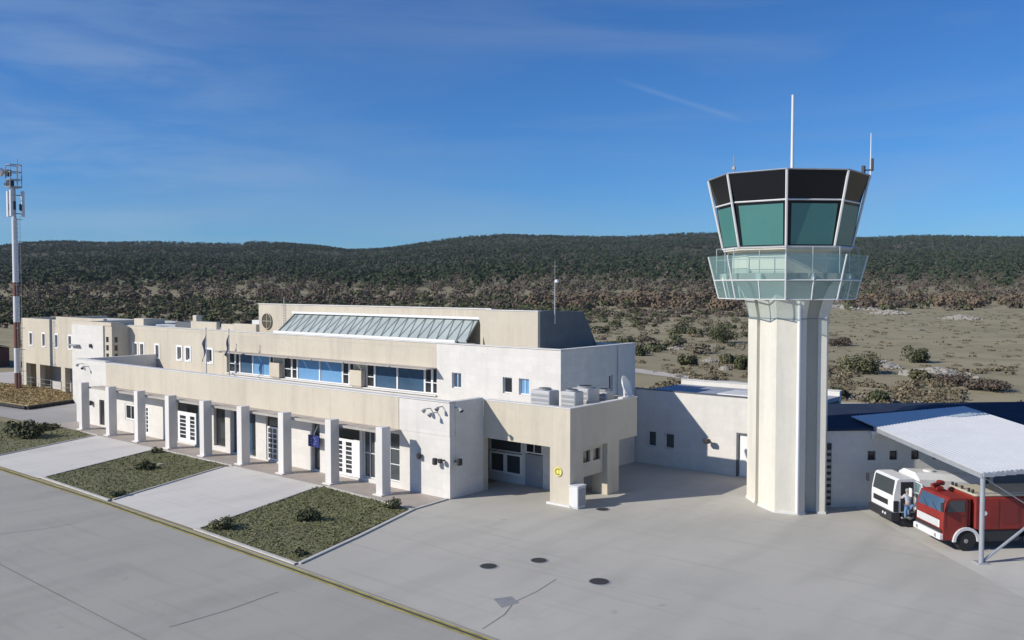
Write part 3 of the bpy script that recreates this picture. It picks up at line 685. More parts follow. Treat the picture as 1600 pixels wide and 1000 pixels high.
MB().tube((TX + 1.66, TY - .25, 1.3), (TX + 1.74, TY - .33, 1.3), .06, n=8).build('wall_tap', M['rust'], CT)
def antenna(name, label, x, y, z0, parts):
    t = thing(name, label, 'antenna', (x, y, z0), 'antennas on the control tower roof')
    for n_, m_, mb in parts: mb.build(n_, M[m_], t)
    return t
antenna('rooftop_antenna', 'tall pale pole antenna at the middle of the control tower roof', TX + .38, TY - .36, 14.86, [('pole', 'whitemetal', MB().tube((TX + .38, TY - .36, 14.86), (TX + .38, TY - .36, 18.35), .075, .06)), ('base', 'grey', MB().tube((TX + .38, TY - .36, 14.87), (TX + .38, TY - .36, 15.0), .16))])
ax, ay = octa(3.48, 0)[0][:2]
px_ = MB().tube((ax, ay, 14.6), (ax, ay, 16.6), .035, .02, 6)
antenna('rooftop_antenna', 'thin whip antenna with clamps at the right edge of the tower roof', ax, ay, 14.78, [('whip', 'whitemetal', px_), ('bracket', 'dark', MB().tube((ax - .25, ay - .1, 15.0), (ax + .1, ay, 15.0), .03, n=5).bbox(ax - .34, ax - .2, ay - .17, ay - .03, 14.88, 15.2, .02).bbox(ax + .02, ax + .12, ay - .05, ay + .05, 14.95, 15.5, .02))])
ax, ay = octa(3.1, 0)[5][:2]
antenna('rooftop_antenna', 'short dark rod antenna above the left part of the tower roof', ax, ay, 14.8, [('rod', 'grey', MB().tube((ax, ay, 14.8), (ax, ay, 15.6), .025, .015, 6)), ('head', 'grey', MB().bbox(ax - .08, ax + .08, ay - .05, ay + .05, 14.95, 15.1, .02))])

# ------------------------------------------------------------------ mast
mx, my = -88.8, 35.09
MT = thing('communications_mast', 'tall red and white banded telecom mast with panel antennas at the far left', 'mast', (mx, my, 0))
MB().tube((mx, my, 0), (mx, my, 16.2), .29, .24, 16).tube((mx, my, 16.2), (mx, my, 19.0), .16, .14, 10).build('pole', M['bands'], MT)
for a in (200, 320, 80):
    c, s = math.cos(math.radians(a)), math.sin(math.radians(a)); x, y = mx + c * .72, my + s * .72
    p = MB(); p.bbox(x - .16, x + .16, y - .12, y + .12, 16.3, 18.7, .03); pp = p.build('panel_antenna', M['whitemetal'], MT)
    q = MB(); 
    for z in (16.6, 18.3): q.tube((mx, my, z), (x, y, z), .04, n=5)
    q.bbox(mx + c * .5 - .08, mx + c * .5 + .08, my + s * .5 - .08, my + s * .5 + .08, 16.9, 17.5, .02); q.build('antenna_bracket', M['dark'], pp)
f = MB()
for dx in (-.5, .5):
    for dy in (-.5, .5): f.tube((mx + dx, my + dy, 19.0), (mx + dx, my + dy, 21.1), .045, n=6)
for z in (19.05, 19.7, 20.4, 21.05):
    for a, b in (((-.5, -.5), (.5, -.5)), ((.5, -.5), (.5, .5)), ((.5, .5), (-.5, .5)), ((-.5, .5), (-.5, -.5))): f.tube((mx + a[0], my + a[1], z), (mx + b[0], my + b[1], z), .045, n=5)
f.box(mx - .5, mx + .5, my - .5, my + .5, 18.95, 19.02); f.tube((mx + .9, my, 19), (mx + .9, my, 21.5), .03, n=5); f.tube((mx + .5, my, 19.3), (mx + .9, my, 19.3), .03, n=5)
f.build('top_platform', M['grey'], MT)
d = MB(); d.tube((mx - .75, my - .6, 20.3), (mx - .95, my - .85, 20.5), .36, .36, 14); d.tube((mx - .5, my - .4, 20.3), (mx - .75, my - .6, 20.3), .06, n=6); d.build('microwave_dish', M['whitemetal'], MT)
d = MB(); d.bbox(mx - 1.0, mx - .5, my - .5, my - .2, 19.25, 19.45, .03).bbox(mx - .4, mx + .1, my - .55, my - .2, 20.0, 20.6, .03).bbox(mx - .35, mx + .4, my - .5, my - .1, 19.1, 19.6, .03).bbox(mx + .5, mx + .7, my - .4, my - .1, 16.9, 17.7, .03); d.build('radio_unit', M['dark'], MT)
l = MB()
for dy in (-.2, .2): l.tube((mx + .72, my + dy, .2), (mx + .66, my + dy, 16.3), .02, n=5)
for k in range(40): l.tube((mx + .72, my - .2, .4 + .4 * k), (mx + .72, my + .2, .4 + .4 * k), .014, n=4)
for k in range(8): l.path([(mx + .35, my - .2, 2 + 2 * k), (mx + 1.05, my - .3, 2 + 2 * k), (mx + 1.1, my + .3, 2 + 2 * k), (mx + .35, my + .2, 2 + 2 * k)], .018, 4)
l.build('ladder', M['grey'], MT)

# earth bank with dark edging in front of the garages
bk = MB(); P0 = [(-75.6, 30.6), (-77.3, 35.6), (-84.5, 36.9), (-93, 36.6), (-101, 31.5), (-79.8, 30.2)]
bk.prism(P0, -.02, .33); o = bk.build('earth_bank', M['ochre']); tag(o, kind='structure')
rw = MB()
for (x0, y0), (x1, y1) in (((-75.48, 30.5), (-77.15, 35.6)), ((-79.9, 30.05), (-75.6, 30.45)), ((-101, 31.35), (-79.9, 30.05))):
    n_ = max(3, int(math.hypot(x1 - x0, y1 - y0) / .55))
    for i in range(n_):
        t0, t1 = i / n_, (i + .93) / n_
        a = (x0 + (x1 - x0) * t0, y0 + (y1 - y0) * t0); b = (x0 + (x1 - x0) * t1, y0 + (y1 - y0) * t1)
        rw.tube((a[0], a[1], .15), (b[0], b[1], .15), .15, .145, 8)
tag(rw.build('edging_wall', M['rubber']), 'low row of dark blocks edging the ochre grass bank beside the road', 'edging')
fn = thing('wire_fence', 'thin post fence on the ochre bank in front of the garage openings', 'fence', (-84, 36.4, .42))
for i in range(7):
    x = -91 + 2.1 * i; MB().tube((x, 36.3, .42), (x, 36.3, 1.35), .035, n=6).build('post', M['grey'], fn)
MB().path([(-91, 36.3, 1.25), (-78.4, 36.3, 1.25)], .012, 4).path([(-91, 36.3, .85), (-78.4, 36.3, .85)], .012, 4).build('wire', M['grey'], fn)
sd = thing('shed', 'rust red shed at the far left behind the mast', 'shed', (*uv(-66, 112), 0))
sx, sy = uv(-67, 112)
MB().box(sx - 6, sx + 5, sy - 2, sy + 2, -.03, 2.3).build('wall', M['rust'], sd); MB().add([(sx - 6.3, sy - 2.3, 2.3), (sx + 5.3, sy - 2.3, 2.3), (sx + 5.3, sy, 2.9), (sx - 6.3, sy, 2.9), (sx + 5.3, sy + 2.3, 2.3), (sx - 6.3, sy + 2.3, 2.3)], [(0, 1, 2, 3), (3, 2, 4, 5)]).build('roof', M['rust'], sd)
MB().box(sx - 1, sx + .5, sy - 2.05, sy - 1.99, -.03, 1.7).build('door', M['slate'], sd)

# ------------------------------------------------------------------ small fittings
def acunit(x, y, label, w=.95, d=.85, h=1.5):
    t = thing('air_conditioner', label, 'air conditioner', (x, y, 3.6), 'air conditioners on the terrace')
    c = MB(); c.bbox(x - w / 2, x + w / 2, y - d / 2, y + d / 2, 3.68, 3.6 + h, .04); c.box(x - w / 2 + .05, x + w / 2 - .05, y - d / 2 + .05, y + d / 2 - .05, 3.6, 3.68); cc = c.build('casing', M['acgrey'], t)
    f = MB()
    f.tube((x, y, 3.6 + h + .001), (x, y, 3.6 + h + .09), min(w, d) * .40, n=18); f.build('fan_guard', M['grey'], t)
    q = MB(); q.tube((x, y, 3.6 + h + .091), (x, y, 3.6 + h + .10), min(w, d) * .33, n=18); q.build('fan_grille', M['dark'], t)
    p = MB()
    for k in range(5): p.box(x - w / 2 + .08, x + w / 2 - .08, y - d / 2 - .012, y - d / 2 - .001, 3.85 + k * .22, 3.98 + k * .22)
    p.build('coil_grille', M['grey'], t)
    return t
acunit(-25.85, 33.75, 'left air conditioner on the terrace, in front of the white wall', 1.15, .8, 1.42)
acunit(-24.55, 34.15, 'bright air conditioner by the terrace corner above the pier', .85, .72, 1.42)
acunit(-24.9, 35.75, 'shaded air conditioner behind the bright one on the terrace', 1.0, 1.0, 1.42)
acunit(-24.75, 37.15, 'dark low air conditioner next to the white dish', .8, .75, 1.15)
t = thing('satellite_dish', 'white crescent dish standing on the terrace parapet corner', 'dish', (-23.65, 37.3, 4.465))
dd = MB(); ctr = np.array((-23.72, 37.35, 4.98)); ax = np.array((.86, .22, .34)); ax /= np.linalg.norm(ax); e1 = np.cross(ax, (0, 0, 1)); e1 /= np.linalg.norm(e1); e2 = np.cross(ax, e1)
rr = [[tuple(ctr + ax * (.35 * (q / .55) ** 2 * .5) + q * (math.cos(2 * math.pi * i / 20) * e1 + math.sin(2 * math.pi * i / 20) * e2)) for i in range(20)] for q in (.03, .2, .36, .48, .55)]
rr2 = [[tuple(np.array(p) - ax * .03) for p in r_] for r_ in rr[::-1]]
dd.rings(rr + rr2); dd.build('reflector', M['truckwhite'], t)
MB().tube((-23.65, 37.3, 4.47), tuple(ctr), .05, n=8).bbox(-23.8, -23.5, 36.9, 38.0, 4.468, 4.53, .02).build('mount', M['whitemetal'], t)
t = thing('roof_aerial', 'slim grey mast with small white camera on the slate roof side', 'antenna', (-29.1, 38.8, 8.4))
MB().tube((-29.05, 38.8, 7.9), (-29.05, 38.8, 10.2), .04, .03, 8).build('pole', M['silver'], t)
MB().tube((-29.05, 38.8, 10.2), (-29.05, 38.8, 11.3), .012, n=5).path([(-29.25, 38.8, 11.0), (-28.85, 38.8, 11.0)], .01, 4).build('whip', M['grey'], t)
MB().bbox(-29.02, -28.82, 38.7, 38.88, 10.1, 10.28, .04).build('camera_head', M['truckwhite'], t)
# floodlights
def flood(x, y, z, dx, dy, label, wx, wy):
    t = thing('floodlight', label, 'floodlight', (x, y, z), 'floodlights on the wall corners')
    MB().tube((wx, wy, z + .02), (x, y, z + .02), .025, n=6).build('arm', M['grey'], t)
    h = MB(); h.tube((x, y, z), (x + dx * .14, y + dy * .14, z - .11), .07, .11, 10); h.build('lamp_head', M['grey'], t)
    MB().tube((x + dx * .14, y + dy * .14, z - .11), (x + dx * .15, y + dy * .15, z - .118), .095, n=10).build('lens', M['dark'], t)
flood(-29.9, 29.8, 4.15, -.5, -.7, 'outermost left floodlight on the right white corner of the portico', -29.9, YP)
flood(-29.45, 29.75, 4.0, -.3, -.8, 'lower middle floodlight on the right white corner of the portico', -29.45, YP)
flood(-29.1, 29.85, 4.3, -.1, -.8, 'highest floodlight on the right white corner of the portico', -29.1, YP)
flood(-28.3, 30.5, 4.25, .8, -.2, 'floodlight on the shaded side face of the portico corner', -28.66, 30.5)
flood(-65.0, 29.8, 4.3, -.5, -.7, 'left floodlight on the far white end of the portico', -65.0, YP)
flood(-64.2, 29.75, 4.15, .5, -.7, 'right floodlight on the far white end of the portico', -64.2, YP)
t = thing('loudspeaker', 'black wall loudspeaker pair on the lit face at the portico corner', 'loudspeaker', (-29.2, YP, 1.75))
MB().bbox(-29.48, -29.26, 29.8, 29.98, 1.58, 1.9, .03).bbox(-29.15, -28.93, 29.82, 30.0, 1.7, 1.9, .03).build('horn', M['dark'], t); MB().tube((-29.35, 29.9, 1.8), (-29.35, YP + .02, 1.8), .04, n=6).tube((-29.0, 29.9, 1.8), (-29.0, YP + .02, 1.8), .04, n=6).build('bracket', M['dark'], t)
t = thing('loudspeaker', 'dark wall loudspeaker on the shaded side of the portico corner', 'loudspeaker', (-28.66, 30.6, 1.75))
MB().bbox(-28.48, -28.3, 30.4, 30.66, 1.58, 1.9, .03).build('horn', M['dark'], t); MB().tube((-28.66, 30.5, 1.75), (-28.4, 30.5, 1.75), .04, n=6).build('bracket', M['dark'], t)
t = thing('wall_lamp', 'black wall lamp low on the white wall right of the last column', 'lamp', (-30.55, YP, 1.9))
MB().bbox(-30.68, -30.46, 29.94, 30.1, 1.68, 1.98, .04).build('housing', M['dark'], t); MB().tube((-30.57, 30.0, 1.8), (-30.57, YP + .02, 1.8), .05, n=8).build('bracket', M['dark'], t)
t = thing('wall_lamp', 'black wall lamp on the white wall beside the first column', 'lamp', (-63.7, YP, 1.6))
MB().bbox(-63.84, -63.58, 29.92, 30.1, 1.42, 1.76, .04).build('housing', M['dark'], t); MB().tube((-63.7, 30.0, 1.6), (-63.7, YP + .02, 1.6), .05, n=8).build('bracket', M['dark'], t)
t = thing('wall_camera', 'small dark camera on the sunlit wall left of the tower door', 'camera', (-22.2, 43.4, 1.75))
MB().bbox(-22.35, -21.95, 42.85, 43.1, 1.62, 1.86, .04).build('housing', M['dark'], t); MB().tube((-22.2, 43.0, 1.74), (-22.2, 43.42, 1.74), .04, n=6).build('bracket', M['dark'], t)
# blue information sign
t = thing('information_sign', 'deep blue information panel on the portico wall between two columns', 'sign', (-38.4, 29.9, 1.7))
MB().bbox(-38.85, -37.95, 29.9, 29.96, 1.38, 2.0, .01).build('panel', M['blue'], t)
st = MB(); [st.tube((-38.4 + .19 * math.cos(k * math.pi / 4), 29.893, 1.70 + .19 * math.sin(k * math.pi / 4)), (-38.4 + .19 * math.cos(k * math.pi / 4), 29.899, 1.70 + .19 * math.sin(k * math.pi / 4)), .035, n=6) for k in range(8)]
st.build('pale_marks', mat('pale_mark', (.30, .30, .42), .5), t)
MB().tube((-38.4, 29.93, 2.0), (-38.4, 30.2, 2.5), .025, n=6).build('hanger', M['frame'], t)
# round yellow sign with letter C
t = thing('round_sign', 'round yellow sign with letter C on the cream pier', 'sign', (-24.15, 32.55, 1.53))
MB().tube((-24.15, 32.50, 1.53), (-24.15, 32.548, 1.53), .215, n=28).build('disc', mat('pale_yellow', (.74, .66, .20), .5), t)
cc = MB(); r0, r1 = .095, .165; ang0, ang1 = math.radians(40), math.radians(320); nn = 22
for i in range(nn):
    a, b = ang0 + (ang1 - ang0) * i / nn, ang0 + (ang1 - ang0) * (i + 1) / nn
    pts = [(r0, a), (r1, a), (r1, b), (r0, b)]
    q = [(-24.15 + r_ * math.cos(t_), z_, 1.53 + r_ * math.sin(t_)) for z_ in (32.49, 32.499) for r_, t_ in pts]
    cc.add(q, [(0, 1, 2, 3), (7, 6, 5, 4), (0, 4, 5, 1), (1, 5, 6, 2), (2, 6, 7, 3), (3, 7, 4, 0)])
cc.build('letter', M['olive'], t)
MB().tube((-24.15, 32.485, 1.53), (-24.15, 32.499, 1.53), .06, n=14).build('centre', M['yellow2'], t)
t = thing('electrical_cabinet', 'pale grey electrical cabinet against the cream pier', 'cabinet', (-23.2, 32.7, 0))
MB().bbox(-23.47, -22.98, 32.42, 33.05, .05, .98, .02).box(-23.44, -23.0, 32.46, 33.0, 0, .05).build('body', M['whitemetal'], t)
MB().bbox(-23.50, -22.95, 32.40, 33.08, .985, 1.03, .015).build('lid', M['whitemetal'], t); MB().box(-22.975, -22.96, 32.5, 32.98, .12, .9).build('door', M['grey'], t)
# flags
def flag(x, y, label, k):
    t = thing('flagpole', label, 'flag', (x, y, 3.5), 'flags on the portico roof')
    MB().tube((x, y, 3.5), (x, y, 6.95), .035, .025, 8).ball((x, y, 6.98), .05).build('pole', M['silver'], t)
    f = MB(); n_, m_ = 10, 8; vs = []; 
    for i in range(n_ + 1):
        u = i / n_
        for j in range(m_ + 1):
            v = j / m_; z = 6.75 - v * .95 - u * (1.15 + .25 * math.sin(v * 3 + k)) ; xx = x - .04 - u * (.48 - .22 * v) ; yy = y + .09 * math.sin(u * 7 + v * 5 + k) * (.3 + u)
            vs.append((xx, yy, z))
    fs = [(i * (m_ + 1) + j, (i + 1) * (m_ + 1) + j, (i + 1) * (m_ + 1) + j + 1, i * (m_ + 1) + j + 1) for i in range(n_) for j in range(m_)]
    f.add(vs, fs); f.build('flag', M['flag'], t, smooth=True)
flag(-56.2, 34.6, 'drooping dark flag on the pole left of the blue windows', 0)
flag(-53.4, 34.6, 'drooping dark flag on the pole before the first blue window', 2)
# manholes
for (x, y, r_, lab) in ((-20.74, 23.81, .30, 'dark round manhole cover nearest the grass lawn'), (-19.77, 25.48, .29, 'dark round manhole cover in the middle of the forecourt trio'), (-16.78, 24.94, .33, 'largest manhole cover, right one of the forecourt trio'), (-22.15, 33.16, .28, 'manhole cover close to the electrical cabinet and pier')):
    t = thing('manhole_cover', lab, 'manhole cover', (x, y, 0), 'manhole covers in the forecourt')
    MB().tube((x, y, .005), (x, y, .016), r_, n=24).build('lid', M['iron'], t)
    f = MB()
    for i in range(24):
        a0, a1 = 2 * math.pi * i / 24, 2 * math.pi * (i + 1) / 24
        q = [(x + rr_ * math.cos(a), y + rr_ * math.sin(a)) for rr_, a in ((r_ + .005, a0), (r_ + .06, a0), (r_ + .06, a1), (r_ + .005, a1))]; f.prism(q, .005, .013)
    f.build('frame', M['grey'], t)
o = MB().prism([(-46.98, 25.6), (-46.5, 25.65), (-46.55, 25.95), (-46.9, 25.92)], .012, .06).build('stone_slab', M['stone']); tag(o, 'small pale flat slab lying in the middle lawn', 'slab')

# ------------------------------------------------------------------ truck shelter
SH = thing('truck_shelter', 'open truck shelter with pale corrugated sloping roof on grey steel posts', 'shelter', (*W(2, 4), 0))
zr = lambda a, b: 3.28 + .05 * b + .075 * a
r = MB(Tw); n = 66; top = []; 
for i in range(n + 1):
    a = -.05 + 5.6 * i / n; dz = .03 if i % 2 else 0
    for b in (-.05, 10.3): top.append((a, b, zr(a, b) + dz))
for p in list(top): top.append((p[0], p[1], p[2] - .03))
m2 = 2 * (n + 1)
fs = []
for i in range(n):
    fs.append((2 * i, 2 * i + 2, 2 * i + 3, 2 * i + 1)); fs.append((m2 + 2 * i, m2 + 2 * i + 1, m2 + 2 * i + 3, m2 + 2 * i + 2))
    fs.append((2 * i, m2 + 2 * i, m2 + 2 * i + 2, 2 * i + 2)); fs.append((2 * i + 1, 2 * i + 3, m2 + 2 * i + 3, m2 + 2 * i + 1))
r.add(top, fs); r.build('roof', M['corr'], SH)
e = MB(Tw)
def beam(p, q, h=.14, w_=.05):
    (a0, b0), (a1, b1) = p, q
    d = math.hypot(a1 - a0, b1 - b0); nx, ny = -(b1 - b0) / d * w_, (a1 - a0) / d * w_
    z0, z1 = zr(a0, b0) - .035, zr(a1, b1) - .035
    vs = [(a0 - nx, b0 - ny, z0 - h), (a1 - nx, b1 - ny, z1 - h), (a1 + nx, b1 + ny, z1 - h), (a0 + nx, b0 + ny, z0 - h), (a0 - nx, b0 - ny, z0), (a1 - nx, b1 - ny, z1), (a1 + nx, b1 + ny, z1), (a0 + nx, b0 + ny, z0)]
    e.add(vs, [(0, 3, 2, 1), (4, 5, 6, 7), (0, 1, 5, 4), (1, 2, 6, 5), (2, 3, 7, 6), (3, 0, 4, 7)])
for b in (0.1, 2.8, 5.5, 8.1): beam((.06, b), (5.5, b), .13)
for a in (0.0, 5.5): beam((a, -.02), (a, 8.1), .18)
e.build('roof_beam', M['silver'], SH)
gz_ = MB(Tw); gz_.bbox(.1, 5.55, -.14, -.055, zr(0, 0) - .12, zr(0, 0) + .01, .01)
vs = gz_.v
gt_ = MB(Tw)
for i in range(14):
    a0, a1 = -.05 + 5.6 * i / 14, -.05 + 5.6 * (i + 1) / 14; gt_.box(a0, a1, -.16, -.056, zr((a0 + a1) / 2, 0) - .14, zr((a0 + a1) / 2, 0) - .02)
gt_.build('gutter', M['silver'], SH)
for a, b in ((.0, .0), (5.45, .0), (5.45, 8.0)):
    p = MB(Tw).tube((a, b, .05), (a, b, zr(a, b) - .2), .085, n=14); p.box(a - .2, a + .2, b - .2, b + .2, .008, .05); p.build('post', M['silver'], SH)
MB(Tw).tube((.1, .0, .1), (1.9, .0, 1.45), .05, n=8).tube((1.9, 0, 1.45), (3.6, 0, 2.75), .05, n=8).build('brace', M['silver'], SH)
MB(Tw).tube((.05, .02, 3.1), (3.6, .02, .9), .02, n=6).build('brace', M['grey'], SH)
MB(Tw).box(-.15, .15, 8.0, 8.29, 3.3, 3.46).tube((-.0, 8.2, 3.1), (-.0, 8.2, 3.3), .06, n=8).build('wall_bracket', M['whitemetal'], SH)

# ------------------------------------------------------------------ trucks (front faces -a)
def wheel(parent, a, b, r_, side):
    w_ = MB(Tw); n_ = 22
    prof = [(.0, r_ * .62), (.0, r_ * .93), (.035, r_), (.2, r_), (.235, r_ * .93), (.235, r_ * .62)]
    rr = [[(a + q * math.cos(2 * math.pi * i / n_), b + side * d, r_ + .01 + q * math.sin(2 * math.pi * i / n_)) for i in range(n_)] for d, q in prof]
    w_.rings(rr); o = w_.build('wheel', M['rubber'], parent)
    h = MB(Tw); rr = [[(a + q * math.cos(2 * math.pi * i / n_), b + side * d, r_ + .01 + q * math.sin(2 * math.pi * i / n_)) for i in range(n_)] for d, q in ((.05, r_ * .6), (.09, r_ * .5), (.03, r_ * .25), (-.01, r_ * .2))]
    h.rings(rr); h.build('rim', M['grey'], o)
def cabmesh(a0, a1, b0, b1, z0, zw, zt, rake, holes=True):
    """cab shell side profile extruded in b, with a raked screen"""
    prof = [(a0, z0), (a0, zw - .25), (a0 + .02, zw), (a0 + rake, zt - .06), (a0 + rake + .1, zt), (a1 - .06, zt), (a1, zt - .08), (a1, z0)]
    m = MB(Tw); c = .035
    rr = []
    for b, k in ((b0, c), (b0 + c, 0), (b1 - c, 0), (b1, c)):
        ca, cz = (a0 + a1) / 2, (z0 + zt) / 2
        rr.append([(a + (ca - a) * k / 1.0 * .6, b, z + (cz - z) * k * .6) for a, z in prof])
    m.rings(rr); return m
RT = thing('fire_truck', 'red fire truck with white bumper and grille under the shelter roof', 'truck', (*W(.8, 2.35), 0))
a0, a1, b0, b1 = -.62, .33, 1.42, 3.32
body = cabmesh(a0, a1, b0, b1, .42, 1.50, 2.03, .16).build('cab', M['red'], RT)
MB(Tw).add([(a0 + .008, b0 + .10, 1.47), (a0 + .008, b1 - .10, 1.47), (a0 + .135, b1 - .16, 1.95), (a0 + .135, b0 + .16, 1.95)], [(0, 1, 2, 3)]).build('windscreen', M['darkblueglass'], body)
wp = MB(Tw)
for b in (b0 + .45, b0 + 1.1): wp.tube((a0 - .004, b, 1.47), (a0 + .07, b + .45, 1.72), .010, n=4)
wp.build('wiper', M['dark'], body)
MB(Tw).tube((a0 + .05, b0 - .02, 1.9), (a0 - .1, b0 - .14, 1.86), .015, n=5).bbox(a0 - .14, a0 - .08, b0 - .2, b0 - .04, 1.55, 1.88, .015).build('mirror', M['dark'], RT)
lk = MB(Tw)
for x in (1.6, 2.45): lk.box(x + .08, x + .72, b0 - .010, b0 - .003, 1.0, 1.85)
lk.build('locker_shutter', mat('shutter_red', (.24, .03, .024), .6, brick=(9, .07, .6, .012)), RT)
MB(Tw).tube((.8, b0 + .12, 2.16), (3.8, b0 + .12, 2.16), .02, n=6).tube((.8, b0 + .12, 2.05), (.8, b0 + .12, 2.16), .015, n=5).tube((2.3, b0 + .12, 2.05), (2.3, b0 + .12, 2.16), .015, n=5).tube((3.8, b0 + .12, 2.05), (3.8, b0 + .12, 2.16), .015, n=5).build('roof_rail', M['silver'], RT)
sw = MB(Tw); sw.add([(a0 + .14, b0 - .012, 1.50), (a1 - .12, b0 - .012, 1.50), (a1 - .12, b0 - .012, 1.92), (a0 + .26, b0 - .012, 1.92)], [(0, 1, 2, 3)]); sw.build('side_window', M['midglass'], body)
dl = MB(Tw); dl.box(a0 + .1, a0 + .115, b0 - .008, b0 - .002, .9, 1.95); dl.box(a1 - .08, a1 - .065, b0 - .008, b0 - .002, .8, 1.95); dl.box(a1 - .22, a1 - .12, b0 - .02, b0 - .004, 1.34, 1.37); dl.build('door_seam', M['dark'], body)
g = MB(Tw); g.bbox(a0 - .03, a0 - .005, b0 + .22, b1 - .1, .86, 1.15, .01); go = g.build('grille', M['truckwhite'], RT)
g = MB(Tw); [g.box(a0 - .04, a0 - .031, b0 + .3, b1 - .18, .89 + .055 * k, .905 + .055 * k) for k in range(5)]; g.build('grille_bar', M['grey'], go)
MB(Tw).bbox(a0 - .13, a0 + .05, b0 + .02, b1 - .0, .44, .68, .03).build('bumper', M['truckwhite'], RT)
for b in (b0 + .3, b1 - .3): MB(Tw).tube((a0 - .145, b, .57), (a0 - .12, b, .57), .075, n=14).build('headlight', M['silver'], RT)
MB(Tw).box(a0 - .05, a0 - .005, b0 + .05, b1 - .05, .70, .80).build('black_trim', M['dark'], RT)
ar = MB(Tw); wa, wr = .28, .38
for i in range(12):
    t0, t1 = math.radians(-2 + 184 * i / 12), math.radians(-2 + 184 * (i + 1) / 12)
    q = [(wa - rr_ * math.cos(t_), .39 + rr_ * math.sin(t_)) for rr_, t_ in ((wr + .04, t0), (wr + .15, t0), (wr + .15, t1), (wr + .04, t1))]
    ar.add([(x, bb, z) for bb in (b0 - .06, b0 + .05) for x, z in q], [(0, 1, 2, 3), (7, 6, 5, 4), (0, 4, 5, 1), (1, 5, 6, 2), (2, 6, 7, 3), (3, 7, 4, 0)])
ar.build('mudguard', M['truckwhite'], RT)
MB(Tw).bbox(-.14, .70, b0 + .002, b0 + .03, .45, .85, .01).build('wheel_well', M['dark'], RT)
for a in (wa, 3.0): 
    wheel(RT, a, b0 - .02, wr, 1); wheel(RT, a, b1 + .02, wr, -1)
bx = MB(Tw); bx.bbox(.62, 4.0, b0 + .0, b1, .78, 2.02, .05); bo = bx.build('equipment_body', M['red'], RT)
q = MB(Tw); q.bbox(.66, 3.95, b0 + .06, b1 - .06, 2.02, 2.12, .04); q.build('roof_cover', M['tarp'], bo)
q = MB(Tw); [q.box(x, x + .015, b0 - .008, b0 - .001, .85, 1.95) for x in (1.55, 2.4, 3.2)]; q.build('locker_seam', M['dark'], bo)
q = MB(Tw); q.tube((1.02, b0 - .006, 1.42), (1.02, b0 - .001, 1.42), .09, n=6); q.build('badge', M['truckwhite'], bo)
MB(Tw).bbox(.40, .52, b0 + .1, b0 + .24, .9, 2.0, .03).build('exhaust_stack', M['red'], RT)
MB(Tw).box(-.4, 3.9, b0 + .35, b1 - .35, .40, .6).box(1.0, 2.4, b0 + .05, b0 + .34, .35, .76).build('chassis', M['dark'], RT)
mo = MB(Tw); mo.bbox(-.25, .05, 2.55, 2.95, 2.03, 2.2, .03); mo.tube((-.1, 2.75, 2.2), (-.1, 2.75, 2.3), .1, n=10); mo.tube((-.42, 2.6, 2.26), (.2, 2.85, 2.30), .07, n=8); mo.bbox(-.0, .22, 2.75, 3.05, 2.2, 2.36, .03); mo.build('water_monitor', M['red'], RT)
for b in (1.75, 2.0): MB(Tw).tube((.72, b, 2.12), (.72, b, 2.26), .05, n=10).build('beacon', M['dark'], RT)
for b in (2.3, 2.7, 2.95): MB(Tw).tube((.75, b + .2, 2.12), (.75, b + .2, 2.24), .05, n=10).build('spotlight', M['dark'], RT)
MB(Tw).tube((a0 + .1, b1 + .02, 1.75), (a0 - .15, b1 + .16, 1.82), .02, n=5).bbox(a0 - .2, a0 - .14, b1 + .05, b1 + .25, 1.6, 1.95, .02).build('mirror', M['truckwhite'], RT)

WT = thing('utility_truck', 'white flat-nosed truck with black bumper and open door beside the garage wall', 'truck', (*W(.6, 5.7), 0))
a0, a1, b0, b1 = -.82, .12, 4.75, 6.65
body = cabmesh(a0, a1, b0, b1, .62, 1.38, 2.03, .14).build('cab', M['truckwhite'], WT)
MB(Tw).add([(a0 + .008, b0 + .10, 1.33), (a0 + .008, b1 - .10, 1.33), (a0 + .118, b1 - .14, 1.95), (a0 + .118, b0 + .14, 1.95)], [(0, 1, 2, 3)]).build('windscreen', M['midglass'], body)
MB(Tw).box(a0 + .30, a1 - .1, b0 - .012, b0 - .003, .68, 1.9).build('door_opening', M['dark'], body)
MB(Tw).bbox(a0 - .02, a0 - .004, b0 + .45, b1 - .22, .86, 1.08, .005).build('grille', M['dark'], WT)
MB(Tw).bbox(a0 - .0, a0 + .22, b0 - .02, b0 + .02, .66, 1.12, .01).build('corner_panel', M['dark'], WT)
MB(Tw).bbox(a0 - .12, a0 + .3, b0 - .02, b1 + .02, .30, .66, .04).build('bumper', M['dark'], WT)
for b in (b0 + .42, b0 + .62): MB(Tw).tube((a0 - .135, b, .52), (a0 - .11, b, .52), .055, n=12).build('headlight', M['truckwhite'], WT)
dr = MB(Tw); dr.bbox(a1 - .02, a1 + .03, b0 - .62, b0 - .01, .75, 1.3, .02); do = dr.build('open_door', M['truckwhite'], WT)
q = MB(Tw); q.tube((a1, b0 - .6, 1.3), (a1, b0 - .48, 1.88), .025, n=6).tube((a1, b0 - .48, 1.88), (a1, b0 - .02, 1.92), .025, n=6); q.build('door_frame', M['truckwhite'], do)
MB(Tw).add([(a1, b0 - .58, 1.3), (a1, b0 - .04, 1.3), (a1, b0 - .04, 1.89), (a1, b0 - .47, 1.86)], [(0, 1, 2, 3)]).build('door_window', M['galglass'], do)
MB(Tw).bbox(a0 + .32, a1 - .1, b0 - .1, b0 - .0, .40, .46, .01).build('step', M['grey'], WT)
for a in (.25 - .35, 2.6): 
    wheel(WT, a, b0 - .0, .38, 1); wheel(WT, a, b1 + .0, .38, -1)
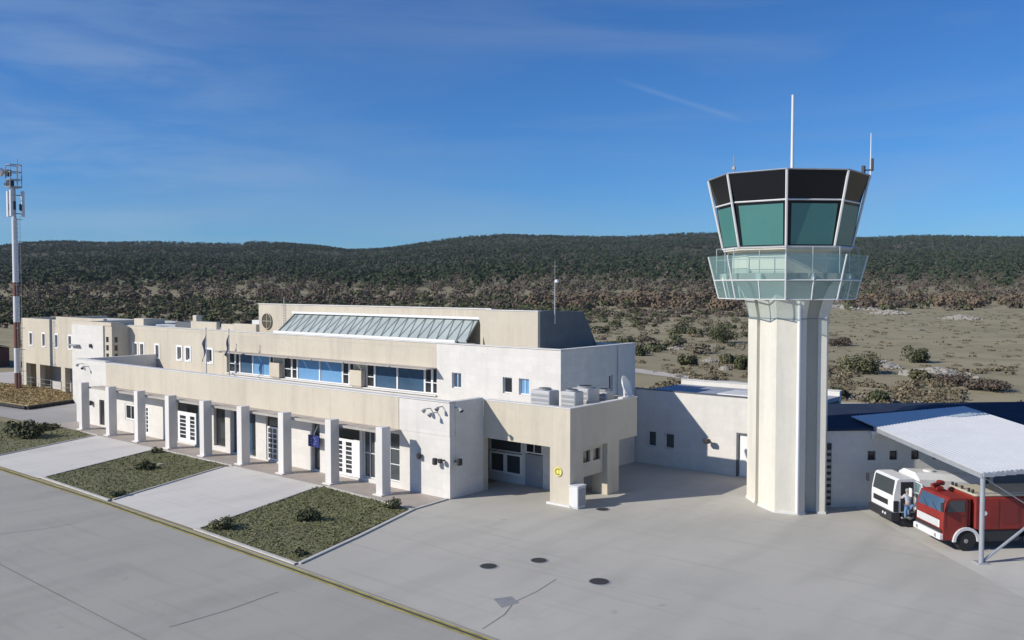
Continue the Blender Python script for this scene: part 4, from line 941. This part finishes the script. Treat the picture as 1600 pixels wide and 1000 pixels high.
tk = MB(Tw); pr = [(b0 + .04, .85), (b0 + .0, 1.45), (b0 + .12, 1.92), (b0 + .5, 2.14), (b1 - .5, 2.14), (b1 - .12, 1.95), (b1, 1.45), (b1 - .04, .85)]
def ringt(a, k, dz): return [(a, (b0 + b1) / 2 + (b - (b0 + b1) / 2) * k, .85 + (z - .85) * k + dz) for b, z in pr]
tk.rings([ringt(.24, .86, .04), ringt(.34, 1, .05), ringt(1.6, 1, -.04), ringt(3.0, .96, -.14), ringt(3.3, .80, -.02)]); tk.build('tank_body', M['truckwhite'], WT)
MB(Tw).box(-.2, 3.2, b0 + .35, b1 - .35, .42, .84).build('chassis', M['dark'], WT)
MB(Tw).tube((1.2, 5.7, 2.05), (1.2, 5.7, 2.2), .22, n=14).build('tank_hatch', M['whitemetal'], WT)
MB(Tw).bbox(a0 - .12, a0 - .05, b1 + .08, b1 + .3, 1.5, 1.85, .02).tube((a0 - .08, b1 + .15, 1.85), (a0 + .15, b1 - .05, 1.95), .02, n=5).build('mirror', M['dark'], WT)

# ------------------------------------------------------------------ person climbing into the white truck
PX = thing('person', 'person in pale shirt and blue jeans stepping up into the white truck cab', 'person', (*W(-.32, 4.45), 0))
def skin_mesh(name, verts, edges, m, parent, radii, sub=1):
    me = bpy.data.meshes.new(name); base = parent['_b']
    me.from_pydata([tuple((np.array(Tw(v)) - np.array(base)) * S) for v in verts], edges, []); me.materials.append(m)
    o = bpy.data.objects.new(name, me); C.objects.link(o); o.parent = parent; o['_b'] = list(base)
    sk = o.modifiers.new('Skin', 'SKIN'); sk.use_smooth_shade = True
    for i, r_ in enumerate(radii):
        v = me.skin_vertices[0].data[i]; v.radius = (r_ * S, r_ * S); v.use_root = (i == 0)
    sb = o.modifiers.new('Sub', 'SUBSURF'); sb.levels = sub; sb.render_levels = sub
    return o
# joints in shelter frame (a,b,z); step top at .46, faces +b (into the cab)
J = dict(pel=(-.36, 4.42, 1.02), wai=(-.36, 4.44, 1.16), che=(-.35, 4.49, 1.34), nec=(-.35, 4.52, 1.47), hea=(-.35, 4.54, 1.56), top=(-.35, 4.54, 1.645),
         shl=(-.48, 4.50, 1.42), ell=(-.56, 4.58, 1.26), hal=(-.52, 4.72, 1.33), shr=(-.22, 4.50, 1.42), elr=(-.08, 4.56, 1.28), har=(.02, 4.66, 1.42),
         hil=(-.43, 4.42, .98), knl=(-.46, 4.46, .73), anl=(-.47, 4.42, .50), tol=(-.47, 4.53, .475), hir=(-.29, 4.42, .98), knr=(-.24, 4.60, .82), anr=(-.24, 4.60, .58), tor=(-.24, 4.71, .56))
nm = list(J); vs = [J[k] for k in nm]; ix = {k: i for i, k in enumerate(nm)}
E_ = [('pel', 'wai'), ('wai', 'che'), ('che', 'nec'), ('nec', 'hea'), ('hea', 'top'), ('che', 'shl'), ('shl', 'ell'), ('ell', 'hal'), ('che', 'shr'), ('shr', 'elr'), ('elr', 'har'), ('pel', 'hil'), ('hil', 'knl'), ('knl', 'anl'), ('anl', 'tol'), ('pel', 'hir'), ('hir', 'knr'), ('knr', 'anr'), ('anr', 'tor')]
Rd = dict(pel=.10, wai=.095, che=.11, nec=.042, hea=.075, top=.05, shl=.052, ell=.036, hal=.026, shr=.052, elr=.036, har=.026, hil=.075, knl=.05, anl=.034, tol=.03, hir=.075, knr=.05, anr=.034, tor=.03)
for hnd in ('hal', 'har'):
    h0 = J[hnd]
    for q, (da, dz, ln) in enumerate(((-.022, .012, .055), (-.008, .02, .065), (.006, .02, .062), (.02, .012, .05), (.035, -.012, .04))):
        k = hnd + str(q); nm.append(k); ix[k] = len(vs); vs.append((h0[0] + da, h0[1] + ln * .8, h0[2] + dz)); E_.append((hnd, k)); Rd[k] = .0075
skin_mesh('body', vs, [(ix[a], ix[b]) for a, b in E_], M['skin'], PX, [Rd[k] for k in nm])
def garment(name, keys, edges, m, add, cut=None):
    vv = [cut.get(k, J[k]) if cut else J[k] for k in keys]; ii = {k: i for i, k in enumerate(keys)}
    skin_mesh(name, vv, [(ii[a], ii[b]) for a, b in edges], m, PX, [Rd[k] + add for k in keys])
garment('shirt', ['che', 'wai', 'pel', 'nec', 'shl', 'ell', 'shr', 'elr'], [('che', 'wai'), ('wai', 'pel'), ('che', 'nec'), ('che', 'shl'), ('shl', 'ell'), ('che', 'shr'), ('shr', 'elr')], M['shirt'], .014, {'nec': (-.35, 4.515, 1.44)})
garment('jeans', ['pel', 'hil', 'knl', 'anl', 'hir', 'knr', 'anr'], [('pel', 'hil'), ('hil', 'knl'), ('knl', 'anl'), ('pel', 'hir'), ('hir', 'knr'), ('knr', 'anr')], M['jeans'], .013)
hm = MB(Tw).ball((-.35, 4.525, 1.605), .085, 12, 8, (1, 1.05, 1)); hm.build('hair', M['hair'], PX, smooth=True)
for k in ('l', 'r'):
    a, b, z = J['to' + k]; MB(Tw).bbox(a - .04, a + .04, b - .15, b + .06, z - .028, z + .035, .015).build('shoe', M['dark'], PX)

# ------------------------------------------------------------------ vegetation
def bush_mesh(name, w, h, n, m, leaf=.16, clumps=7):
    cs = nrg.uniform(-1, 1, (clumps, 3)); cs[:, :2] *= .55 * w; cs[:, 2] = h * (.25 + .4 * nrg.random(clumps))
    rs = (.30 + .25 * nrg.random(clumps))
    k = nrg.integers(0, clumps, n); d = nrg.normal(size=(n, 3)); d /= np.linalg.norm(d, axis=1)[:, None]
    p = cs[k] + d * (rs[k] * nrg.uniform(.55, 1.0, n))[:, None] * np.array([w * .9, w * .9, h * .8])
    p[:, 2] = np.clip(p[:, 2], .02, None)
    a, b = oriented(d + np.array((0, 0, .3)), leaf * nrg.uniform(.6, 1.3, n), .5)
    return quads_mesh(name, p, a, b, m)
def stem_mb(w, h):
    s_ = MB()
    for i in range(5):
        t = 2 * math.pi * i / 5 + .4; s_.tube((0, 0, -.03), (.35 * w * math.cos(t), .35 * w * math.sin(t), h * .6), .06 * w ** .5, .02, 5)
    return s_
def make_bush(name, label, cat, w, h, n, m, leaf, group=None, clumps=7):
    t = thing(name, label, cat, (0, 0, 0), group)
    me = bush_mesh('foliage', w, h, n, m, leaf, clumps); o = bpy.data.objects.new('foliage', me); C.objects.link(o); o.parent = t
    st = stem_mb(w, h).build('stem', M['bark'], t)
    return t
def put(t, x, y, rz=0., s=(1, 1, 1), z=0.):
    t.location = (x * S, y * S, z * S); t.rotation_euler = (0, 0, rz); t.scale = s; return t
put(make_bush('lawn_shrub', 'dark spreading shrub on the far left lawn', 'shrub', 1.6, 1.25, 1100, M['leaf'], .07, clumps=12), -61.7, 24.9)
put(make_bush('lawn_shrub', 'dark rounded shrub in the middle of the right lawn', 'shrub', .66, .62, 700, M['leaf'], .035), -30.6, 23.6)
put(make_bush('lawn_shrub', 'wispy olive shrub at the left corner of the right lawn', 'shrub', .65, .6, 700, M['leafolive'], .035), -32.3, 20.6)
put(make_bush('lawn_shrub', 'low dark shrub beside the pale slab on the middle lawn', 'shrub', .8, .48, 700, M['leaf'], .04), -46.0, 24.6)
put(make_bush('lawn_shrub', 'small green shrub at the portico corner of the right lawn', 'shrub', .5, .55, 500, M['leafolive'], .035), -29.4, 27.2)
put(make_bush('lawn_shrub', 'low shrub at the kerb side tip of the right lawn', 'shrub', .38, .25, 300, M['leaf'], .035), -27.0, 20.4)
put(make_bush('lawn_shrub', 'bushy tuft at the top edge of the middle lawn', 'shrub', .5, .35, 400, M['leafolive'], .04), -50.2, 27.5)
put(make_bush('lawn_shrub', 'dark tuft at the lower right corner of the middle lawn', 'shrub', .42, .3, 300, M['leaf'], .035), -41.2, 20.6)
put(make_bush('lawn_shrub', 'leafy shrub along the top edge of the far left lawn', 'shrub', 1.0, .45, 600, M['leafolive'], .06), -64.3, 27.2)
# grass tufts
def inside(P_, x, y):
    c = np.zeros(len(x), bool); j = len(P_) - 1
    for i in range(len(P_)):
        xi, yi = P_[i]; xj, yj = P_[j]
        c ^= ((yi > y) != (yj > y)) & (x < (xj - xi) * (y - yi) / (yj - yi + 1e-12) + xi); j = i
    return c
gx, gy = [], []
for b, n in ((beds[0], 21000), (beds[1], 11500), (beds[2], 15000)):
    q = np.array(b); x = nrg.uniform(q[:, 0].min(), q[:, 0].max(), n); y = nrg.uniform(q[:, 1].min(), q[:, 1].max(), n)
    k = inside(b, x, y); gx.append(x[k]); gy.append(y[k])
gx = np.concatenate(gx); gy = np.concatenate(gy); n = len(gx)
patch = .5 + .5 * np.sin(gx * 1.7 + np.sin(gy * 2.1)) * np.sin(gy * 1.3 + gx * .6)
hgt = nrg.uniform(.014, .042, n) * (.5 + .9 * patch)
t_ = nrg.uniform(0, 2 * math.pi, n); d1 = np.stack([np.cos(t_), np.sin(t_), np.zeros(n)], 1) * nrg.uniform(.012, .035, n)[:, None]
d2 = np.stack([-d1[:, 1], d1[:, 0], nrg.normal(0, .55, n) * np.linalg.norm(d1, axis=1)], 1) * 1.2
c_ = np.stack([gx, gy, .016 + hgt], 1)
o = bpy.data.objects.new('lawn_grass', quads_mesh('lawn_grass', c_, d1, d2, M['blade'])); C.objects.link(o); tag(o, 'short dark green grass growing in the three lawns', 'grass', kind='stuff')
# dry tufts on the earth bank
n = 9000; x = nrg.uniform(-101, -75.5, n); y = nrg.uniform(30, 37, n); k = inside(P0, x, y); x, y = x[k], y[k]; n = len(x)
a, b = rnd_dirs(n, nrg.uniform(.03, .075, n)); M['drygrass'] = mat('dry_blade', (.3, .22, .1), .9, island=[(.42, .31, .15), (.34, .26, .13), (.38, .27, .12), (.24, .20, .10)])
o = bpy.data.objects.new('bank_grass', quads_mesh('bank_grass', np.stack([x, y, np.full(n, .35)], 1), a, b, M['drygrass'])); C.objects.link(o); tag(o, 'dry ochre grass on the bank in front of the garages', 'grass', kind='stuff')

# field bushes: prominent ones
fb = [(-33.43, 122.63, 3.6, 2.5, 'round dark bush standing alone in the open dry field', 0), (-34.45, 104.18, 5.6, 2.9, 'large spreading olive bush right of the tower shaft', 1), (-70.76, 143, 5.8, 4.2, 'tall dark bush left of the tower shaft', 0),
      (-54.45, 100.4, 2.6, 1.5, 'small scrub bush near the track left of the tower', 1), (-46.6, 99.2, 2.0, 2.2, 'upright dark bush touching the tower outline on its left', 0), (-52.47, 148, 4.5, 2.0, 'dark bush with twigs just right of the tower shaft', 2),
      (-24.14, 77.5, 1.8, 1.5, 'dark bush on the verge behind the shelter roof', 0), (-28.46, 80.0, 2.0, 1.2, 'low bush between the tower and the gravel track', 0), (-26.4, 98.5, 2.9, 1.6, 'olive bush between the two stone heaps', 1),
      (-67.2, 109.8, 2.6, 1.6, 'dark scrub bush above the service wing roof', 0), (-104.8, 156, 4.0, 1.9, 'dark bush beyond the slate roof side', 0), (-23.7, 97.6, 4.4, 1.4, 'wide brown bush right of the stone heaps', 2), (-18.98, 94.4, 5.6, 1.4, 'broad dry thicket near the right edge of the field', 2),
      (-77, 118.3, 3, 1.6, 'dark bush to the right of the terminal roof end', 0), (-39.5, 99.5, 4.8, 1.9, 'brown thicket below the large olive bush', 2), (-51.67, 106, 2.6, 1.5, 'olive scrub beside pale stones left of the tower', 1)]
for i, (x, y, w, h, lab, k) in enumerate(fb):
    t = make_bush('scrub_bush', lab, 'bush', w * .55, h * .85, 1700, (M['leaf'], M['leafolive'], M['twig'])[k], .10 if k < 2 else .08, clumps=12)
    put(t, x, y, rng.uniform(0, 6))
# scattered scrub: individuals on the plain
protos = [make_bush('scrub_bush', lab, 'bush', 1.7, 1.7, 1000, m, lf, 'scrub bushes scattered over the plain') for lab, m, lf in
          (('dark green scrub bush, one of many scattered over the plain', M['leaf'], .15), ('olive green scrub bush, one of many scattered over the plain', M['leafolive'], .14), ('bare brown scrub bush, one of many scattered over the plain', M['twig'], .12))]
cnt = 0; used = [False] * 3
def blocked(U, V):
    up = 800 + F * U / V
    return (up > 1285 and V < 300) or V < 100
while cnt < 278:
    up = rng.uniform(-60, 1290) if rng.random() < .85 else rng.uniform(300, 1290); V = 105 + (330 if up < 460 else 260) * rng.random() ** .7
    if up > 900 and V < 290 and rng.random() < .8: continue
    U = (up - 800) / F * V
    if blocked(U, V): continue
    x, y = uv(U, V)
    if up < 460 and V < 130: continue
    k = rng.choices((0, 1, 2), (.5, .2, .3))[0]; s = rng.uniform(.5, 1.35) * (.75 if up > 900 else 1.05)
    t = protos[k] if not used[k] else dup(protos[k]); used[k] = True
    put(t, x, y, rng.uniform(0, 6.28), (s * rng.uniform(.8, 1.5), s * rng.uniform(.8, 1.5), s * rng.uniform(.7, 1.15))); cnt += 1
# stone heaps
def heap(x, y, w, h, label, n=26):
    b = MB(); r_ = random.Random(int(x * 10)); n *= 3
    b.ball((x, y, -.05), w * .85, 14, 6, (1, .8, h / w * .8))
    for i in range(n):
        a, q = r_.uniform(0, 6.28), r_.random() ** .6; px, py = x + w * q * math.cos(a), y + w * .8 * q * math.sin(a); s_ = r_.uniform(.08, .24) * w * .6
        b.ball((px, py, h * (1 - q) * .8), s_, 6, 4, (1, r_.uniform(.6, 1), .55))
    tag(b.build('stone_heap', M['stone'], None, (x, y, 0)), label, 'stone heap', 'stone heaps in the field')
heap(-34.45, 112, 2.6, 1.1, 'pale stone heap beside the large olive bush'); heap(-26.85, 106, 4.2, .9, 'wide pale stone heap in the right half of the field', 40)
heap(-69.28, 124, 1.6, .5, 'small stone heap over the service wing, left one'); heap(-54.5, 106.5, 1.3, .6, 'bright stones on the slope left of the tower shaft'); heap(-48, 97.5, .9, .7, 'single pale boulders close to the tower shaft', 6)
heap(-133.4, 372, 13, 1.6, 'long pale stone bank at the wood edge, left of centre', 40); heap(-118, 362, 9, 1.5, 'pale stone bank at the wood edge behind the tower', 30); heap(-66, 285, 6, 1.2, 'pale stones at the right wood edge'); heap(-96, 320, 7, 1.5, 'pale stones below the rusty thicket')
heap(-72.4, 122, 1.2, .5, 'pale stones near the terminal corner'); heap(-128, 170, 3, .8, 'pale rocks among the scrub behind the terminal'); heap(-160, 190, 4, .9, 'scattered pale rocks behind the long roof')

# woods: far masses
def wood(name, label, n, vr, ur, wr, hr, per, m, dens, leaf, squash=.5, gap=None):
    V = np.sqrt(nrg.uniform(vr[0] ** 2, vr[1] ** 2, n)); up = nrg.uniform(ur[0], ur[1], n); U = (up - 800) / F * V
    if gap is not None:
        k = gap(up, V); V, up, U = V[k], up[k], U[k]; n = len(V)
    x = U * RX + V * FX; y = U * RY + V * FY; z = height(x, y)
    w = nrg.uniform(*wr, n); h = nrg.uniform(*hr, n)
    idx = np.repeat(np.arange(n), per); N_ = len(idx)
    d = nrg.normal(size=(N_, 3)); d /= np.linalg.norm(d, axis=1)[:, None]; r_ = nrg.uniform(.5, 1, N_) ** .6
    p = np.stack([x[idx] + d[:, 0] * r_ * w[idx] * .5, y[idx] + d[:, 1] * r_ * w[idx] * .5, z[idx] + h[idx] * (squash + d[:, 2] * r_ * .5)], 1)
    a, b = oriented(d + np.array((-.15, -.25, .45)), leaf * w[idx] * nrg.uniform(.6, 1.3, N_), .45)
    o = bpy.data.objects.new(name, quads_mesh(name, p, a, b, m)); C.objects.link(o); tag(o, label, 'wood', kind='stuff')
def nearedge(up, V):   # the open field bites into the brown belt at the right
    lim = np.where(up > 1285, 350, np.where(up > 880, 340, np.where(up > 450, 375, 440)))
    lim = lim + 25 * np.sin(up * .021) + 12 * np.sin(up * .07)
    return V > lim
wood('bare_thicket', 'belt of bare brown trees along the foot of the hill', 8200, (340, 1500), (-500, 2100), (4, 8), (3.0, 5.5), 52, M['twig'], 1, .075, .45, lambda up, V: nearedge(up, V) & (nrg.random(len(V)) > np.clip((V - 560 + 90 * np.sin(up * .012)) / 480, 0, 1)))
M['rusty'] = mat('rusty_leaf', (.12, .07, .04), .9, spec=.1, island=[(.15, .112, .082), (.19, .132, .09), (.165, .135, .09), (.13, .105, .075)])
wood('rusty_thicket', 'thickets with rusty brown leaves at the wood edge', 130, (340, 430), (820, 1700), (6, 10), (4, 6.5), 110, M['rusty'], 1, .06, .45, nearedge)
wood('scrub_thicket', 'dark evergreen scrub mixed into the brown belt', 2600, (340, 1250), (-500, 2100), (3.5, 7), (2.5, 5.0), 46, M['leaf'], 1, .085, .45, nearedge)
wood('low_scrub', 'low mixed scrub covering the stony plain behind the terminal', 1900, (230, 480), (-500, 930), (2.0, 4.6), (1.2, 2.6), 40, M['leaf'], 1, .10, .42, lambda up, V: V > np.where(up < 460, 235, 280) + 20 * np.sin(up * .03))
wood('low_brush', 'bare grey brush between the scrub of the plain', 1300, (200, 480), (-500, 1180), (2.0, 4.4), (1.0, 2.2), 40, M['twig'], 1, .08, .42, lambda up, V: V > np.where(up < 460, 205, 270) + 20 * np.sin(up * .03))
M['brushdark'] = mat('grey_brush', (.1, .08, .06), .95, spec=.1, island=[(.13, .11, .08), (.19, .16, .11), (.10, .095, .065), (.15, .125, .095), (.23, .19, .14)])
M['brush'] = mat('dry_brush', (.1, .08, .06), .95, spec=.1, island=[(.17, .135, .09), (.24, .20, .13), (.12, .11, .07), (.10, .085, .06), (.28, .23, .16)])
wood('dry_undergrowth', 'tangled dry grass and brush on the near edge of the field', 2300, (62, 112), (880, 2100), (.7, 2.2), (.25, .8), 50, M['brush'], 1, .06, .35, lambda up, V: (np.sin(up * .013 + V * .11) + np.sin(up * .031 - V * .07) > -.3) & ((up < 1170) | (V > 68)) & (nrg.random(len(V)) < np.clip((118 - V) / 40, 0, 1)))
wood('field_tufts', 'small tufts and dry weeds sprinkled over the open field', 1500, (95, 330), (860, 2100), (.5, 1.8), (.12, .4), 20, M['brush'], 1, .08, .35)
wood('pine_wood', 'dark pine wood covering the hill behind the airfield', 34000, (600, 2680), (-600, 2200), (6, 11), (5, 9), 17, M['pine'], 1, .125, .45, lambda up, V: nrg.random(len(V)) < np.clip((V - 600 + 90 * np.sin(up * .012)) / 400, 0, 1))
wood('mixed_wood', 'lighter oaks and bare trees sprinkled through the pine wood', 1800, (800, 2000), (-600, 2200), (6, 10), (4, 7), 18, M['twig'], 1, .115, .45)
wood('low_brush', 'low grey brush and thorny scrub on the field left of the tower', 190, (112, 330), (840, 1180), (1.2, 3.6), (.5, 1.7), 70, M['brushdark'], 1, .065, .42)
wood('low_brush', 'low dark scrub between the stones left of the tower', 55, (112, 330), (850, 1180), (1.5, 4.2), (.8, 2.2), 90, M['leaf'], 1, .07, .42)

hz = MB().box(-4200, 3600, -600, 5200, -1.2, 215)
hm_ = bpy.data.materials.new('haze_air'); hm_.use_nodes = True; nt = hm_.node_tree; nt.nodes.remove(nt.nodes['Principled BSDF'])
pv = nt.nodes.new('ShaderNodeVolumePrincipled'); pv.inputs['Density'].default_value = .000028; pv.inputs['Color'].default_value = (.80, .88, 1.0, 1); pv.inputs['Anisotropy'].default_value = .0
nt.links.new(pv.outputs[0], nt.nodes['Material Output'].inputs['Volume'])
tag(hz.build('haze', hm_), kind='stuff')
# ------------------------------------------------------------------ light, sky, camera
el = math.atan2(.97, math.hypot(.90, 1.42)); az = math.atan2(-.90, -1.42)      # towards the sun, from +Y clockwise
sl = bpy.data.lights.new('sun', 'SUN'); sl.energy = 4.7; sl.angle = math.radians(.5); sl.color = (1.0, .94, .84)
so = bpy.data.objects.new('sun', sl); C.objects.link(so)
from mathutils import Vector
so.rotation_euler = Vector((.90, 1.42, -.97)).to_track_quat('-Z', 'Y').to_euler(); so.location = (-100, -150, 120)
wd = bpy.data.worlds.new('World'); SC.world = wd; wd.use_nodes = True
nt = wd.node_tree; N = nt.nodes; L = nt.links; bg = N['Background']
sky = N.new('ShaderNodeTexSky'); sky.sky_type = 'NISHITA'; sky.sun_disc = False; sky.sun_elevation = el; sky.sun_rotation = az % (2 * math.pi)
sky.altitude = 500; sky.air_density = 1.0; sky.dust_density = .1; sky.ozone_density = 6.0
tc = N.new('ShaderNodeTexCoord'); mp = N.new('ShaderNodeMapping'); L.new(tc.outputs['Generated'], mp.inputs[0])
mp.inputs['Rotation'].default_value = (0, 0, math.radians(-40)); mp.inputs['Scale'].default_value = (1.1, 1.1, 7)
nz = N.new('ShaderNodeTexNoise'); nz.inputs['Scale'].default_value = 1.6; nz.inputs['Detail'].default_value = 7; nz.inputs['Roughness'].default_value = .55; nz.inputs['Distortion'].default_value = .6
L.new(mp.outputs[0], nz.inputs['Vector'])
mr = N.new('ShaderNodeMapRange'); mr.inputs[1].default_value = .46; mr.inputs[2].default_value = .85; mr.inputs[4].default_value = .30; L.new(nz.outputs['Fac'], mr.inputs[0])
mx_ = N.new('ShaderNodeMix'); mx_.data_type = 'RGBA'; L.new(mr.outputs[0], mx_.inputs[0]); gm = N.new('ShaderNodeMix'); gm.data_type = 'RGBA'; gm.blend_type = 'MULTIPLY'; gm.inputs[0].default_value = 1; gm.inputs[7].default_value = (.55, 1.04, 1.50, 1); L.new(sky.outputs[0], gm.inputs[6]); L.new(gm.outputs[2], mx_.inputs[6]); mx_.inputs[7].default_value = (5.2, 6.0, 7.2, 1)
def vmath(op, vec, out=0, val=None):
    v = N.new('ShaderNodeVectorMath'); v.operation = op; L.new(vec, v.inputs[0]); v.inputs[1].default_value = val; return v.outputs[out]
def fmath(op, a_, b_):
    v = N.new('ShaderNodeMath'); v.operation = op
    for s_, q in zip(v.inputs, (a_, b_)):
        if isinstance(q, bpy.types.NodeSocket): L.new(q, s_)
        else: s_.default_value = q
    return v.outputs[0]
def fmap(x, a_, b_, c_, d_):
    v = N.new('ShaderNodeMapRange'); v.interpolation_type = 'SMOOTHSTEP'; L.new(x, v.inputs[0])
    for k_, q in zip((1, 2, 3, 4), (a_, b_, c_, d_)): v.inputs[k_].default_value = q
    return v.outputs[0]
dirn = tc.outputs['Generated']
mp2 = N.new('ShaderNodeMapping'); L.new(dirn, mp2.inputs[0]); mp2.inputs['Rotation'].default_value = (0, .16, math.radians(-40)); mp2.inputs['Scale'].default_value = (2.2, 2.2, 13)
nz2 = N.new('ShaderNodeTexNoise'); nz2.inputs['Scale'].default_value = 2.2; nz2.inputs['Detail'].default_value = 8; nz2.inputs['Roughness'].default_value = .6; nz2.inputs['Distortion'].default_value = .5; L.new(mp2.outputs[0], nz2.inputs['Vector'])
cirrus = fmath('MULTIPLY', fmap(nz2.outputs['Fac'], .34, .74, 0., .24), fmap(vmath('DISTANCE', dirn, 1, (-0.9019, 0.4093, 0.1384)), .05, .34, 1., 0.))
trail = fmath('MULTIPLY', fmap(fmath('ABSOLUTE', vmath('DOT_PRODUCT', dirn, 1, (-0.3832, -0.0014, -0.9237)), 0.), 0., .0045, .11, 0.), fmap(vmath('DISTANCE', dirn, 1, (-0.4740, 0.8586, 0.1953)), .035, .085, 1., 0.))
mx3 = N.new('ShaderNodeMix'); mx3.data_type = 'RGBA'; L.new(fmath('ADD', cirrus, trail), mx3.inputs[0]); L.new(mx_.outputs[2], mx3.inputs[6]); mx3.inputs[7].default_value = (5.6, 7.2, 9.2, 1)
L.new(mx3.outputs[2], bg.inputs[0]); bg.inputs[1].default_value = .075

cd = bpy.data.cameras.new('camera'); cd.sensor_width = 36; cd.lens = F / 1600 * 36; cd.clip_end = 12000; cd.clip_start = .5
co = bpy.data.objects.new('camera', cd); C.objects.link(co); SC.camera = co
co.location = (0, 0, CH * S)
pt = math.atan((500 - HZ) / F)
co.rotation_euler = Vector((FX * math.cos(pt), FY * math.cos(pt), -math.sin(pt))).to_track_quat('-Z', 'Y').to_euler()
SC.view_settings.view_transform = 'Standard'; SC.view_settings.look = 'None'; SC.view_settings.gamma = 1; SC.view_settings.exposure = 0
for o in bpy.data.objects:
    if '_b' in o: del o['_b']
